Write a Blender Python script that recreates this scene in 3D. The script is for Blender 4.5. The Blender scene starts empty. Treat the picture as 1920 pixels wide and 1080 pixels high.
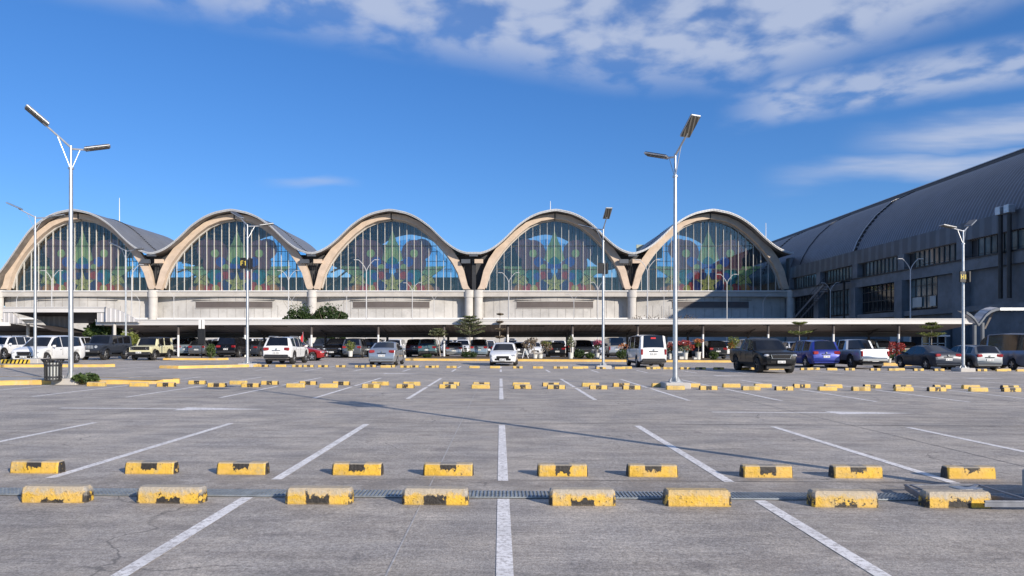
import bpy, math, random
from math import sin, cos, pi, radians as R, sqrt, atan2
from mathutils import Vector, Matrix
random.seed(7)
# ---------------------------------------------------------------- camera, sky, sun, exposure
SC = bpy.context.scene
COL = SC.collection
EYE, F, VX, VY = 1.52, 1300.0, 938.0, 641.0
cam_d = bpy.data.cameras.new("camera"); cam = bpy.data.objects.new("camera", cam_d); COL.objects.link(cam)
cam.location = (0, 0, EYE); cam.rotation_euler = (R(90), 0, 0)
cam_d.sensor_width = 36; cam_d.lens = 36 * F / 1920
cam_d.shift_x = (960 - VX) / 1920; cam_d.shift_y = (VY - 540) / 1920
cam_d.clip_start = 0.1; cam_d.clip_end = 3000
SC.camera = cam
SUN_EL = 21.3; SX, SY = .667, -.745            # horizontal direction towards the sun
sun_d = bpy.data.lights.new("sun", 'SUN'); sun_d.energy = 4.6; sun_d.angle = R(.5); sun_d.color = (1, .90, .77)
sun = bpy.data.objects.new("sun", sun_d); COL.objects.link(sun)
tos = Vector((SX * cos(R(SUN_EL)), SY * cos(R(SUN_EL)), sin(R(SUN_EL))))
sun.rotation_euler = tos.to_track_quat('Z', 'Y').to_euler(); sun.location = tos * 200
SC.view_settings.view_transform = 'Standard'; SC.view_settings.look = 'None'; SC.view_settings.gamma = 1
SC.view_settings.exposure = 0.35
SC.cycles.max_bounces = 8; SC.cycles.transparent_max_bounces = 24
try: SC.cycles.use_denoising = True
except Exception: pass

class NT:
    """tiny helper for node trees"""
    def __init__(s, tree): s.t = tree; s.n = tree.nodes; s.l = tree.links
    def node(s, typ, **kw):
        n = s.n.new(typ)
        for k, v in kw.items(): setattr(n, k, v)
        return n
    def put(s, sock, v):
        if isinstance(v, bpy.types.NodeSocket): s.l.new(v, sock)
        elif v is not None:
            if isinstance(v, (tuple, list)) and len(v) == 3 and sock.type == 'RGBA': v = (*v, 1)
            sock.default_value = v
    def m(s, op, a, b=None, c=None, clamp=False):
        n = s.node('ShaderNodeMath', operation=op, use_clamp=clamp)
        s.put(n.inputs[0], a)
        if b is not None: s.put(n.inputs[1], b)
        if c is not None: s.put(n.inputs[2], c)
        return n.outputs[0]
    def ss(s, v, a, b, c=0., d=1.):
        n = s.node('ShaderNodeMapRange', interpolation_type='SMOOTHSTEP')
        s.put(n.inputs[0], v); s.put(n.inputs[1], a); s.put(n.inputs[2], b); s.put(n.inputs[3], c); s.put(n.inputs[4], d)
        return n.outputs[0]
    def mix(s, f, a, b, mode='MIX'):
        n = s.node('ShaderNodeMix', data_type='RGBA', blend_type=mode)
        s.put(n.inputs[0], f); s.put(n.inputs[6], a); s.put(n.inputs[7], b)
        return n.outputs[2]
    def noise(s, vec, scale, detail=3, rough=.5, dist=0.):
        n = s.node('ShaderNodeTexNoise'); s.put(n.inputs['Vector'], vec)
        n.inputs['Scale'].default_value = scale; n.inputs['Detail'].default_value = detail
        n.inputs['Roughness'].default_value = rough; n.inputs['Distortion'].default_value = dist
        return n.outputs[0]
    def xyz(s, vec):
        n = s.node('ShaderNodeSeparateXYZ'); s.put(n.inputs[0], vec); return n.outputs
    def comb(s, x, y, z):
        n = s.node('ShaderNodeCombineXYZ'); s.put(n.inputs[0], x); s.put(n.inputs[1], y); s.put(n.inputs[2], z); return n.outputs[0]

w = bpy.data.worlds.new("World"); SC.world = w; w.use_nodes = True
q = NT(w.node_tree); q.n.clear()
sky = q.node('ShaderNodeTexSky', sky_type='NISHITA', sun_disc=False, sun_elevation=R(SUN_EL),
             sun_rotation=atan2(SX, SY), altitude=20, air_density=1.0, dust_density=0.25, ozone_density=2.5)
d = q.node('ShaderNodeTexCoord').outputs['Generated']
x, y, z = q.xyz(d)
zc = q.m('MAXIMUM', z, 0.0)
# cloud layer: direction projected on a flat deck
den = q.m('ADD', zc, .12)
deck = q.comb(q.m('DIVIDE', x, den), q.m('DIVIDE', y, den), 0.)
big = q.noise(deck, 1.3, 4, .55)
fine = q.noise(deck, 5.0, 7, .55, .2)
vn = q.node('ShaderNodeTexVoronoi', feature='SMOOTH_F1'); vn.inputs['Scale'].default_value = 11.; vn.inputs['Smoothness'].default_value = .45
wn = q.node('ShaderNodeTexNoise'); wn.inputs['Scale'].default_value = 6.; wn.inputs['Detail'].default_value = 4; q.l.new(deck, wn.inputs['Vector'])
wa = q.node('ShaderNodeVectorMath', operation='MULTIPLY_ADD'); q.l.new(wn.outputs[1], wa.inputs[0]); wa.inputs[1].default_value = (.16, .16, 0); q.l.new(deck, wa.inputs[2]); q.l.new(wa.outputs[0], vn.inputs['Vector'])
puff = q.m('SUBTRACT', .86, vn.outputs[0])
ysafe = q.m('MAXIMUM', y, .05)
az = q.m('DIVIDE', x, ysafe); elv = q.m('DIVIDE', z, ysafe)    # azimuth / elevation slopes of the view to the north
front = q.ss(y, .02, .15)
# the broken altocumulus sheet high to the north-east
edge = q.m('SUBTRACT', .485, q.m('MULTIPLY', .17, q.m('ADD', az, .50)))
edge = q.m('MAXIMUM', edge, q.m('ADD', .372, q.m('MULTIPLY', .34, q.m('MAXIMUM', q.m('SUBTRACT', az, .38), 0.))))
sheet = q.ss(q.m('SUBTRACT', elv, edge), -.03, .05)
cover = q.m('ADD', q.m('MULTIPLY', fine, .76), q.m('MULTIPLY', puff, .24))
cover = q.m('ADD', cover, q.m('MULTIPLY', q.m('SUBTRACT', big, .5), .45))
cover = q.m('ADD', cover, q.m('MULTIPLY', q.ss(az, -.60, -.1), .05))
c1 = q.m('MULTIPLY', sheet, q.m('ADD', q.m('MULTIPLY', q.ss(cover, .36, .57), .85), .15))
eb = q.m('SUBTRACT', elv, q.m('ADD', .312, q.m('MULTIPLY', .16, q.m('SUBTRACT', az, .38))))
east = q.m('MULTIPLY', q.ss(az, .30, .42), q.m('MULTIPLY', q.ss(eb, -.012, .02), q.ss(eb, .082, .045)))
c1 = q.m('MAXIMUM', c1, q.m('MULTIPLY', east, q.m('ADD', q.m('MULTIPLY', q.ss(cover, .42, .62), .75), .12)))
def streak(x0, z0, slope, half, xa, xb, amp):
    """long thin cirrus streak"""
    wob = q.m('MULTIPLY', q.m('SUBTRACT', q.noise(q.comb(q.m('MULTIPLY', az, 5.), q.m('MULTIPLY', elv, 22.), 3.1), 1., 4), .5), .05)
    dz = q.m('ADD', q.m('SUBTRACT', elv, q.m('ADD', z0, q.m('MULTIPLY', slope, q.m('SUBTRACT', az, x0)))), wob)
    band = q.ss(q.m('ABSOLUTE', dz), half, 0.)
    tex = q.ss(q.noise(q.comb(q.m('MULTIPLY', az, 7.), q.m('MULTIPLY', elv, 60.), 0.), 1., 5), .25, .65)
    return q.m('MULTIPLY', q.m('MULTIPLY', band, q.ss(az, xa, xb)), q.m('MULTIPLY', q.m('ADD', .5, q.m('MULTIPLY', tex, .5)), amp))
c2 = streak(.63, .298, .13, .034, .47, .66, 1.0)
c3 = streak(.56, .250, .075, .028, .36, .52, 1.0)
c4 = q.m('MULTIPLY', streak(-.27, .233, -.02, .014, -.36, -.27, .55), q.ss(az, -.19, -.27))
c = q.m('MAXIMUM', q.m('MAXIMUM', c1, c2), q.m('MAXIMUM', c3, c4))
c = q.m('MULTIPLY', c, front)
back = q.m('MULTIPLY', q.ss(y, .1, -.1), q.m('MULTIPLY', q.ss(cover, .46, .68), q.ss(z, .1, .3)))
c = q.m('MULTIPLY', q.m('MAXIMUM', c, q.m('MULTIPLY', back, .6)), .86)
hs = q.node('ShaderNodeHueSaturation'); hs.inputs['Saturation'].default_value = 1.15
q.put(hs.inputs['Color'], q.mix(1., sky.outputs[0], (.84, .92, 1.13), 'MULTIPLY'))
gm = q.node('ShaderNodeGamma'); gm.inputs[1].default_value = .84; q.put(gm.inputs[0], q.mix(1., hs.outputs[0], (.155, .2175, .2825), 'MULTIPLY'))
sc_ = q.node('ShaderNodeVectorMath', operation='SCALE'); q.l.new(gm.outputs[0], sc_.inputs[0]); sc_.inputs['Scale'].default_value = 3.75
cc = q.mix(q.m('MULTIPLY', c, .92), sc_.outputs[0], (4.0, 4.5, 5.7))
bg = q.node('ShaderNodeBackground'); bg.inputs['Strength'].default_value = .105
q.put(bg.inputs['Color'], cc)
o = q.node('ShaderNodeOutputWorld'); q.l.new(bg.outputs[0], o.inputs[0])

# ---------------------------------------------------------------- helpers
def gz(X): return -0.006 * max(-34, min(34, X))
def G(px, py):
    """ground point seen at this place of the survey photograph"""
    d = EYE * F / ((py - VY) - .006 * (px - VX))
    return ((px - VX) * d / F, d)
def XA(px, d): return (px - VX) * d / F
def ZA(py, d): return EYE + (VY - py) * d / F

class MB:
    def __init__(s): s.v = []; s.f = []; s.mi = []; s.cur = 0
    def add(s, vs, fs):
        o = len(s.v); s.v += [tuple(v) for v in vs]
        for f in fs: s.f.append(tuple(i + o for i in f)); s.mi.append(s.cur)
        return s
    def box(s, cx, cy, cz, sx, sy, sz, rz=0, M=None):
        hx, hy, hz = sx / 2, sy / 2, sz / 2
        vs = [(a * hx, b * hy, c * hz) for c in (-1, 1) for b in (-1, 1) for a in (-1, 1)]
        if rz: vs = [(a * cos(rz) - b * sin(rz), a * sin(rz) + b * cos(rz), c) for a, b, c in vs]
        if M is not None: vs = [tuple(M @ Vector(v)) for v in vs]
        vs = [(a + cx, b + cy, c + cz) for a, b, c in vs]
        return s.add(vs, [(0, 2, 3, 1), (4, 5, 7, 6), (0, 1, 5, 4), (1, 3, 7, 5), (3, 2, 6, 7), (2, 0, 4, 6)])
    def bb(s, x0, x1, y0, y1, z0, z1): return s.box((x0 + x1) / 2, (y0 + y1) / 2, (z0 + z1) / 2, abs(x1 - x0), abs(y1 - y0), abs(z1 - z0))
    def rbox(s, cx, cy, cz, sx, sy, sz, r=.02, M=None):
        """box with chamfered edges"""
        hx, hy, hz = sx / 2, sy / 2, sz / 2; r = min(r, hx * .95, hy * .95, hz * .95); vs = []; 
        for (zz, k) in ((-hz, r), (-hz + r, 0), (hz - r, 0), (hz, r)):
            a, b = hx - k, hy - k
            vs += [(a, -b + r, zz), (a, b - r, zz), (a - r, b, zz), (-a + r, b, zz), (-a, b - r, zz), (-a, -b + r, zz), (-a + r, -b, zz), (a - r, -b, zz)]
        if M is not None: vs = [tuple(M @ Vector(v)) for v in vs]
        vs = [(a + cx, b + cy, c + cz) for a, b, c in vs]
        fs = [tuple(range(7, -1, -1)), tuple(range(24, 32))]
        for l in range(3):
            for i in range(8): j = (i + 1) % 8; fs.append((l * 8 + i, l * 8 + j, l * 8 + 8 + j, l * 8 + 8 + i))
        return s.add(vs, fs)
    def tube(s, pts, rad, n=8, cap=True):
        pts = [Vector(p) for p in pts]; m = len(pts)
        rr = rad if isinstance(rad, (list, tuple)) else [rad] * m
        vs = []; pu = None
        for i, p in enumerate(pts):
            t = (pts[min(i + 1, m - 1)] - pts[max(i - 1, 0)]).normalized()
            if pu is None: u = t.orthogonal().normalized()
            else: u = (pu - t * pu.dot(t)).normalized()
            pu = u; v = t.cross(u)
            for k in range(n): a = 2 * pi * k / n; vs.append(p + (u * cos(a) + v * sin(a)) * rr[i])
        fs = [(i * n + k, i * n + (k + 1) % n, (i + 1) * n + (k + 1) % n, (i + 1) * n + k) for i in range(m - 1) for k in range(n)]
        if cap: fs += [tuple(range(n - 1, -1, -1)), tuple(range((m - 1) * n, m * n))]
        return s.add(vs, fs)
    def bar(s, a, b, w, h):
        """rectangular bar from a to b"""
        a = Vector(a); b = Vector(b); t = (b - a).normalized()
        u = t.cross(Vector((0, 0, 1)))
        u = u.normalized() if u.length > .01 else Vector((1, 0, 0)); v = u.cross(t)
        vs = [p + u * (i * w / 2) + v * (j * h / 2) for p in (a, b) for j in (-1, 1) for i in (-1, 1)]
        return s.add(vs, [(0, 2, 3, 1), (4, 5, 7, 6), (0, 1, 5, 4), (1, 3, 7, 5), (3, 2, 6, 7), (2, 0, 4, 6)])
    def lathe(s, prof, n=16, c=(0, 0, 0), axis='z'):
        vs = []
        for r, h in prof:
            for k in range(n):
                a = 2 * pi * k / n
                if axis == 'z': vs.append((c[0] + r * cos(a), c[1] + r * sin(a), c[2] + h))
                else: vs.append((c[0] + r * cos(a), c[1] + h, c[2] + r * sin(a)))
        m = len(prof)
        fs = [(i * n + k, i * n + (k + 1) % n, (i + 1) * n + (k + 1) % n, (i + 1) * n + k) for i in range(m - 1) for k in range(n)]
        return s.add(vs, fs)
    def prism(s, poly, y0, y1):
        """polygon in xz extruded along y"""
        n = len(poly)
        vs = [(a, y0, b) for a, b in poly] + [(a, y1, b) for a, b in poly]
        fs = [tuple(range(n)), tuple(range(2 * n - 1, n - 1, -1))] + [(i, i + n, (i + 1) % n + n, (i + 1) % n) for i in range(n)]
        return s.add(vs, fs)
    def quad(s, a, b, c, d): return s.add([a, b, c, d], [(0, 1, 2, 3)])
    def build(s, name, mats, parent=None, smooth=None, loc=None):
        me = bpy.data.meshes.new(name); me.from_pydata(s.v, [], s.f)
        if not isinstance(mats, (list, tuple)): mats = [mats]
        for m in mats: me.materials.append(m)
        if len(mats) > 1: me.polygons.foreach_set('material_index', s.mi)
        if smooth:
            me.polygons.foreach_set('use_smooth', [True] * len(me.polygons)); me.set_sharp_from_angle(angle=R(smooth))
        me.update()
        ob = bpy.data.objects.new(name, me); COL.objects.link(ob)
        if parent: ob.parent = parent
        if loc: ob.location = loc
        return ob
def tag(o, label=None, cat=None, group=None, kind=None):
    if label: o['label'] = label
    if cat: o['category'] = cat
    if group: o['group'] = group
    if kind: o['kind'] = kind
    return o
def thing(name, label, cat, loc=(0, 0, 0), rz=0, group=None):
    o = bpy.data.objects.new(name, None); COL.objects.link(o); o.empty_display_size = .2
    o.location = loc; o.rotation_euler = (0, 0, rz)
    return tag(o, label, cat, group)
KIDS = {}
def kids(o):
    return [c for c in bpy.data.objects if c.parent == o]
def copy_tree(tree, parent=None):
    o, ch = tree
    c = o.copy(); COL.objects.link(c); c.parent = parent
    return (c, [copy_tree(k, c) for k in ch])
def tree_of(o): return (o, [tree_of(k) for k in kids(o)])
ORD = ['first', 'second', 'third', 'fourth', 'fifth', 'sixth', 'seventh', 'eighth', 'ninth', 'tenth', 'eleventh', 'twelfth',
       'thirteenth', 'fourteenth', 'fifteenth', 'sixteenth', 'seventeenth', 'eighteenth', 'nineteenth', 'twentieth']
def ordn(i):
    if i < 20: return ORD[i]
    t = {2: 'twenty', 3: 'thirty', 4: 'forty'}
    k = i + 1
    return {20: 'twentieth', 30: 'thirtieth', 40: 'fortieth'}[k] if k % 10 == 0 else t[k // 10] + '-' + ORD[k % 10 - 1]

# ---------------------------------------------------------------- materials
def mat(name, col, rough=.6, metal=0., var=.15, scale=3., bump=0., bscale=30., coat=0., spec=.5, dirt=None, co='Object', stretch=None):
    m = bpy.data.materials.new(name); m.use_nodes = True; q = NT(m.node_tree)
    b = q.n['Principled BSDF']
    v = q.node('ShaderNodeTexCoord').outputs[co]
    if stretch:
        mp = q.node('ShaderNodeMapping'); q.l.new(v, mp.inputs[0]); mp.inputs['Scale'].default_value = stretch; v = mp.outputs[0]
    n = q.noise(v, scale, 5, .6)
    hi = tuple(min(1, c * (1 + var)) for c in col); lo = tuple(c * (1 - var) for c in col)
    cl = q.mix(q.ss(n, .3, .7), lo, hi)
    if dirt:
        cl = q.mix(q.m('MULTIPLY', q.ss(q.noise(v, scale * 2.7, 6, .65), .5, .72), dirt[1]), cl, dirt[0])
    q.put(b.inputs['Base Color'], cl)
    b.inputs['Roughness'].default_value = rough; b.inputs['Metallic'].default_value = metal
    b.inputs['Specular IOR Level'].default_value = spec
    if coat: b.inputs['Coat Weight'].default_value = coat; b.inputs['Coat Roughness'].default_value = .04
    if bump:
        bp = q.node('ShaderNodeBump'); bp.inputs['Strength'].default_value = bump; bp.inputs['Distance'].default_value = .02
        q.put(bp.inputs['Height'], q.noise(v, bscale, 4, .6)); q.l.new(bp.outputs[0], b.inputs['Normal'])
    return m
M = {}
def ribbed(name, col, axis, period, rough=.45, metal=.3, depth=.5, panel=None, var=.1, line=.55):
    """sheet-metal cladding: ribs across one object axis, modelled as narrow grooves"""
    m = mat(name, col, rough, metal, var, .4); q = NT(m.node_tree); b = q.n['Principled BSDF']
    c = q.xyz(q.node('ShaderNodeTexCoord').outputs['Object'])[axis]
    fr = q.m('FRACT', q.m('DIVIDE', q.m('ADD', c, 500.), period))
    rib = q.m('MULTIPLY', q.ss(fr, 0., .18), q.ss(fr, .55, .37))
    old = b.inputs['Base Color'].links[0].from_socket
    q.put(b.inputs['Base Color'], q.mix(rib, q.mix(1., old, (line, line, line), 'MULTIPLY'), old))
    bp = q.node('ShaderNodeBump'); bp.inputs['Strength'].default_value = depth; bp.inputs['Distance'].default_value = .05
    q.put(bp.inputs['Height'], rib); q.l.new(bp.outputs[0], b.inputs['Normal'])
    return m
# concrete yard
def yard():
    m = mat('yard_concrete', (.392, .355, .312), .85, 0, .10, .25); q = NT(m.node_tree); b = q.n['Principled BSDF']
    v = q.node('ShaderNodeTexCoord').outputs['Object']; x, y, z = q.xyz(v)
    base = b.inputs['Base Color'].links[0].from_socket
    st = q.noise(q.comb(q.m('MULTIPLY', x, .7), q.m('MULTIPLY', y, 2.6), 0.), 1., 9, .72)
    st2 = q.noise(q.comb(q.m('MULTIPLY', x, 2.2), q.m('MULTIPLY', y, 22.), 0.), 1., 5, .75)
    blot = q.noise(v, .9, 7, .65, .4)
    gr = q.noise(v, 60., 5, .75)
    gr2 = q.noise(v, 22., 5, .7)
    c = q.mix(1., base, q.mix(q.ss(st, .3, .7), (.76, .76, .77), (1.20, 1.20, 1.19)), 'MULTIPLY')
    c = q.mix(1., c, q.mix(q.ss(st2, .3, .7), (.88, .88, .88), (1.12, 1.12, 1.12)), 'MULTIPLY')
    c = q.mix(1., c, q.mix(q.ss(gr, .3, .72), (.60, .60, .60), (1.40, 1.40, 1.40)), 'MULTIPLY')
    c = q.mix(1., c, q.mix(q.ss(gr2, .3, .7), (.80, .80, .80), (1.18, 1.18, 1.19)), 'MULTIPLY')
    c = q.mix(1., c, q.mix(q.ss(blot, .32, .68), (.86, .87, .90), (1.12, 1.10, 1.07)), 'MULTIPLY')
    drip = q.ss(q.noise(q.comb(x, y, 2.7), 1.9, 4, .6, .3), .63, .72)
    c = q.mix(q.m('MULTIPLY', drip, .42), c, (.14, .12, .11))
    # brownish tyre and oil stains, pale scuffs
    spots = q.ss(q.noise(v, .7, 5, .6, .6), .56, .72)
    c = q.mix(q.m('MULTIPLY', spots, .35), c, (.21, .18, .16))
    row = q.m('MULTIPLY', q.ss(q.m('ABSOLUTE', q.m('SUBTRACT', y, 7.25)), .75, .1), q.ss(q.noise(v, 2.3, 5, .6), .35, .6))
    c = q.mix(q.m('MULTIPLY', row, .5), c, (.19, .165, .14))
    sc = q.ss(q.noise(q.comb(q.m('MULTIPLY', x, 1.4), q.m('MULTIPLY', y, 5.), 9.), 1., 7, .75, 1.), .66, .74)
    c = q.mix(q.m('MULTIPLY', sc, .45), c, (.43, .42, .41))
    tr = q.noise(q.comb(q.m('MULTIPLY', x, 7.), q.m('MULTIPLY', y, .35), 4.), 1., 4, .6)
    c = q.mix(q.m('MULTIPLY', q.ss(tr, .52, .75), .13), c, (.10, .10, .10))
    # hairline cracks
    vo = q.node('ShaderNodeTexVoronoi', feature='DISTANCE_TO_EDGE'); vo.inputs['Scale'].default_value = .33
    wv = q.node('ShaderNodeVectorMath', operation='ADD'); q.l.new(v, wv.inputs[0])
    nn = q.node('ShaderNodeTexNoise'); nn.inputs['Scale'].default_value = 1.2; nn.inputs['Detail'].default_value = 6; q.l.new(v, nn.inputs['Vector'])
    q.l.new(nn.outputs[1], wv.inputs[1]); q.l.new(wv.outputs[0], vo.inputs['Vector'])
    cr = q.m('MULTIPLY', q.ss(vo.outputs[0], .0065, .001), q.ss(q.noise(v, .5, 2), .48, .6))
    c = q.mix(q.m('MULTIPLY', cr, .6), c, (.09, .085, .08))
    q.put(b.inputs['Base Color'], c)
    bp = q.node('ShaderNodeBump'); bp.inputs['Strength'].default_value = .55; bp.inputs['Distance'].default_value = .012
    q.put(bp.inputs['Height'], q.m('ADD', gr, q.m('MULTIPLY', st2, .8))); q.l.new(bp.outputs[0], b.inputs['Normal'])
    return m
M['yard'] = yard()
def worn_white():
    m = mat('road_paint', (.84, .81, .78), .75, 0, .06, 2.); q = NT(m.node_tree); b = q.n['Principled BSDF']
    v = q.node('ShaderNodeTexCoord').outputs['Object']
    base = b.inputs['Base Color'].links[0].from_socket
    c = q.mix(q.m('MULTIPLY', q.ss(q.noise(v, 22., 7, .78), .47, .60), .8), base, (.40, .365, .34))
    c = q.mix(q.m('MULTIPLY', q.ss(q.noise(v, 1.7, 4, .6), .45, .7), .35), c, (.42, .40, .38))
    q.put(b.inputs['Base Color'], c)
    return m
M['paint'] = worn_white()
M['seam_pale'] = mat('joint_filler', (.42, .40, .38), .8, 0, .3, 12.)
M['seam_dark'] = mat('dark_joint', (.17, .16, .155), .9, 0, .3, 6.)
def stop_mat(name, mode):
    """chipped yellow paint with black blocks; band places follow the stop's own length"""
    m = mat(name, (.64, .39, .035) if mode != 'far' else (.62, .43, .10), .6, 0, .14, 6.); q = NT(m.node_tree); b = q.n['Principled BSDF']
    v = q.node('ShaderNodeTexCoord').outputs['Object']; x, y, z = q.xyz(v)
    rnd = q.node('ShaderNodeObjectInfo').outputs['Random']
    off = q.m('MULTIPLY', rnd, 57.)
    nv = q.comb(q.m('ADD', x, off), y, q.m('ADD', z, off))
    yel = b.inputs['Base Color'].links[0].from_socket
    yel = q.mix(q.ss(q.noise(nv, 7., 3), .35, .7), yel, (.66, .41, .085))
    n1 = q.noise(nv, 13., 6, .7); n2 = q.noise(nv, 34., 5, .65)
    ax = q.m('ABSOLUTE', x); r2 = q.m('FRACT', q.m('MULTIPLY', rnd, 13.7)); r3 = q.m('FRACT', q.m('MULTIPLY', rnd, 29.3))
    axw = q.m('ADD', ax, q.m('MULTIPLY', q.m('SUBTRACT', n1, .5), q.m('MULTIPLY', r3, .12)))
    if mode == 'old':     # black shows low at the middle and at the ends
        mid = q.m('MULTIPLY', q.ss(axw, .112, .10), q.ss(q.m('ADD', q.m('ADD', z, q.m('MULTIPLY', q.m('SUBTRACT', n1, .5), .36)), q.m('MULTIPLY', r2, .06)), .105, .097))
        amt = q.ss(rnd, .1, .35)
        end = q.m('MULTIPLY', q.ss(ax, .275, .285), q.ss(n1, .42, .50))
        blk = q.m('MAXIMUM', q.m('MULTIPLY', mid, amt), end)
        blk = q.m('MAXIMUM', blk, q.m('MULTIPLY', q.ss(n2, .61, .66), .85))
        top = q.m('MULTIPLY', q.ss(q.m('ADD', z, q.m('MULTIPLY', q.m('SUBTRACT', n1, .5), .20)), .070, .125), q.ss(rnd, -.5, .6))
    else:
        hz = q.m('ADD', z, q.m('MULTIPLY', q.m('SUBTRACT', n1, .5), .24))
        mid = q.m('MULTIPLY', q.ss(axw, .094, .088), q.ss(q.m('SUBTRACT', hz, q.m('MULTIPLY', q.m('SUBTRACT', r2, .4), .07)), .060, .066))
        end = q.ss(ax, .271, .277)
        blk = q.m('MAXIMUM', mid, q.m('MULTIPLY', end, q.ss(n1, .36, .42)))
        if mode == 'far':
            blk = q.m('MULTIPLY', q.m('MAXIMUM', blk, q.m('MULTIPLY', q.ss(ax, .094, .088), q.ss(n1, .4, .45))), q.ss(q.m('FRACT', q.m('MULTIPLY', rnd, 7.3)), .25, .5))
        blk = q.m('MAXIMUM', blk, q.m('MULTIPLY', q.ss(n2, .62, .67), .8))
        top = q.m('MULTIPLY', q.ss(z, .118, .128), .75)
    n3 = q.noise(nv, 5., 6, .75)
    yel = q.mix(q.m('MULTIPLY', q.ss(n3, .45, .72), .75), yel, (.40, .33, .20))
    c = q.mix(blk, yel, q.mix(n2, (.010, .009, .008), (.05, .042, .035)))
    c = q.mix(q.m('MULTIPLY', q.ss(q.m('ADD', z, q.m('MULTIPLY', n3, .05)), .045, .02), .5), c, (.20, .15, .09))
    c = q.mix(q.m('MULTIPLY', top, .85), c, q.mix(n2, (.30, .27, .23), (.50, .46, .40)))
    q.put(b.inputs['Base Color'], c)
    bp = q.node('ShaderNodeBump'); bp.inputs['Strength'].default_value = .8; bp.inputs['Distance'].default_value = .015
    q.put(bp.inputs['Height'], q.m('ADD', n2, n1)); q.l.new(bp.outputs[0], b.inputs['Normal'])
    return m
M['stop_old'] = stop_mat('stop_paint_old', 'old'); M['stop_mid'] = stop_mat('stop_paint', 'mid'); M['stop_far'] = stop_mat('stop_paint_faded', 'far')
M['kerb'] = mat('kerb_yellow', (.66, .42, .11), .6, 0, .14, 1.2, .3, 40, dirt=((.45, .40, .33), .55))
M['kerbtop'] = mat('kerb_slab', (.36, .35, .33), .85, 0, .15, 1.5, .2)
M['soil'] = mat('soil', (.09, .07, .05), .95, 0, .3, 3.)
M['conc'] = mat('wall_concrete', (.46, .445, .42), .8, 0, .12, .35, .15, 6, dirt=((.33, .315, .29), .5))
M['conc2'] = mat('cornice_concrete', (.46, .435, .40), .8, 0, .08, .5, dirt=((.36, .33, .30), .4))
M['colc'] = mat('column_concrete', (.50, .48, .45), .75, 0, .08, .8)
M['fascia'] = mat('canopy_fascia_paint', (.60, .585, .57), .5, 0, .07, .5, dirt=((.45, .43, .41), .4), stretch=(.2, 1, 1))
M['white'] = mat('white_paint', (.74, .73, .71), .5, 0, .05, .6)
M['timber'] = mat('glulam_timber', (.55, .435, .335), .6, 0, .10, .7, dirt=((.45, .32, .22), .4))
M['soffit'] = mat('soffit_timber', (.20, .175, .155), .6, 0, .25, .8)
M['roof'] = ribbed('roof_sheet', (.25, .25, .255), 1, .55, .42, .35, .5, line=.7)
M['roofedge'] = ribbed('roof_edge', (.56, .56, .56), 0, .28, .4, .2, .2, line=.8)
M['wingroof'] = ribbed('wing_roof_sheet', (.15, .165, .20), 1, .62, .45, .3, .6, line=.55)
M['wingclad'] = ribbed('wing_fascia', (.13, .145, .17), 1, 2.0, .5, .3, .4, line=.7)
M['dark'] = mat('dark_steel', (.03, .03, .032), .5, .2, .2, 2.)
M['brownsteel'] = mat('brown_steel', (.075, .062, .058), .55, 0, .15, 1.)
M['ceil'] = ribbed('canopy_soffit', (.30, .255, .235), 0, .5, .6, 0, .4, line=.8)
M['wclad'] = ribbed('white_cladding', (.62, .60, .59), 0, .42, .5, 0, .5, line=.72)
M['louvre'] = ribbed('louvre_grille', (.17, .145, .135), 2, .16, .6, 0, .8, line=.6)
M['lampwhite'] = mat('lamp_grey_white', (.50, .50, .50), .5, 0, .06, 2.)
M['mull'] = mat('mullion_paint', (.50, .49, .46), .5, 0, .05, 1.)
M['bar'] = mat('dark_transom', (.035, .045, .05), .5, 0, .1, 1.)
M['galv'] = mat('galvanised_steel', (.52, .53, .54), .38, .75, .12, 5., dirt=((.40, .41, .42), .4))
M['alu'] = mat('weathered_aluminium', (.22, .23, .26), .45, .5, .2, 9.)
M['grate'] = mat('grating_steel', (.34, .37, .39), .45, .6, .2, 9.)
M['black'] = mat('matt_black', (.006, .006, .007), .8, 0, .2, 3.)
M['panel'] = mat('solar_panel', (.04, .042, .05), .3, .1, .2, 12.)
M['led'] = ribbed('lamp_underside', (.16, .15, .13), 0, .13, .5, .2, .4, line=.35)
M['tyre'] = mat('tyre_rubber', (.022, .021, .021), .8, 0, .2, 8.)
M['rim'] = mat('alloy_rim', (.50, .51, .52), .3, .8, .1, 5.)
M['rimdark'] = mat('dark_alloy', (.07, .07, .075), .35, .6, .1, 5.)
M['carglass'] = mat('tinted_car_glass', (.008, .009, .012), .06, 0, .2, 2., spec=.7)
M['trim'] = mat('black_plastic_trim', (.022, .022, .024), .55, 0, .2, 6.)
M['chrome'] = mat('chrome', (.62, .62, .63), .15, 1., .05, 5.)
M['lampglass'] = mat('headlamp_glass', (.55, .57, .60), .12, .4, .3, 9., coat=.6)
M['redlamp'] = mat('tail_lamp_red', (.26, .01, .014), .2, 0, .3, 7., coat=.6)
M['plate'] = mat('plate_white', (.66, .66, .64), .5, 0, .05, 4.)
M['pot'] = mat('white_pot', (.60, .59, .54), .6, 0, .10, 4., dirt=((.4, .38, .33), .4))
M['bark'] = mat('bark', (.16, .125, .095), .9, 0, .3, 7.)
M['barkpale'] = mat('pale_bark', (.34, .30, .25), .85, 0, .25, 7.)
M['flag'] = mat('red_banner_cloth', (.56, .03, .035), .7, 0, .12, 2.)
M['signblack'] = mat('sign_black', (.012, .012, .013), .5, 0, .2, 2.)
M['yel'] = mat('sign_yellow', (.80, .62, .10), .5, 0, .05, 2.)
M['hzy'] = mat('hazard_yellow', (.70, .48, .05), .6, 0, .2, 6.)
M['wingconc'] = mat('wing_concrete', (.155, .17, .19), .8, 0, .18, .5, .15, 5, dirt=((.12, .12, .12), .6))
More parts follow.
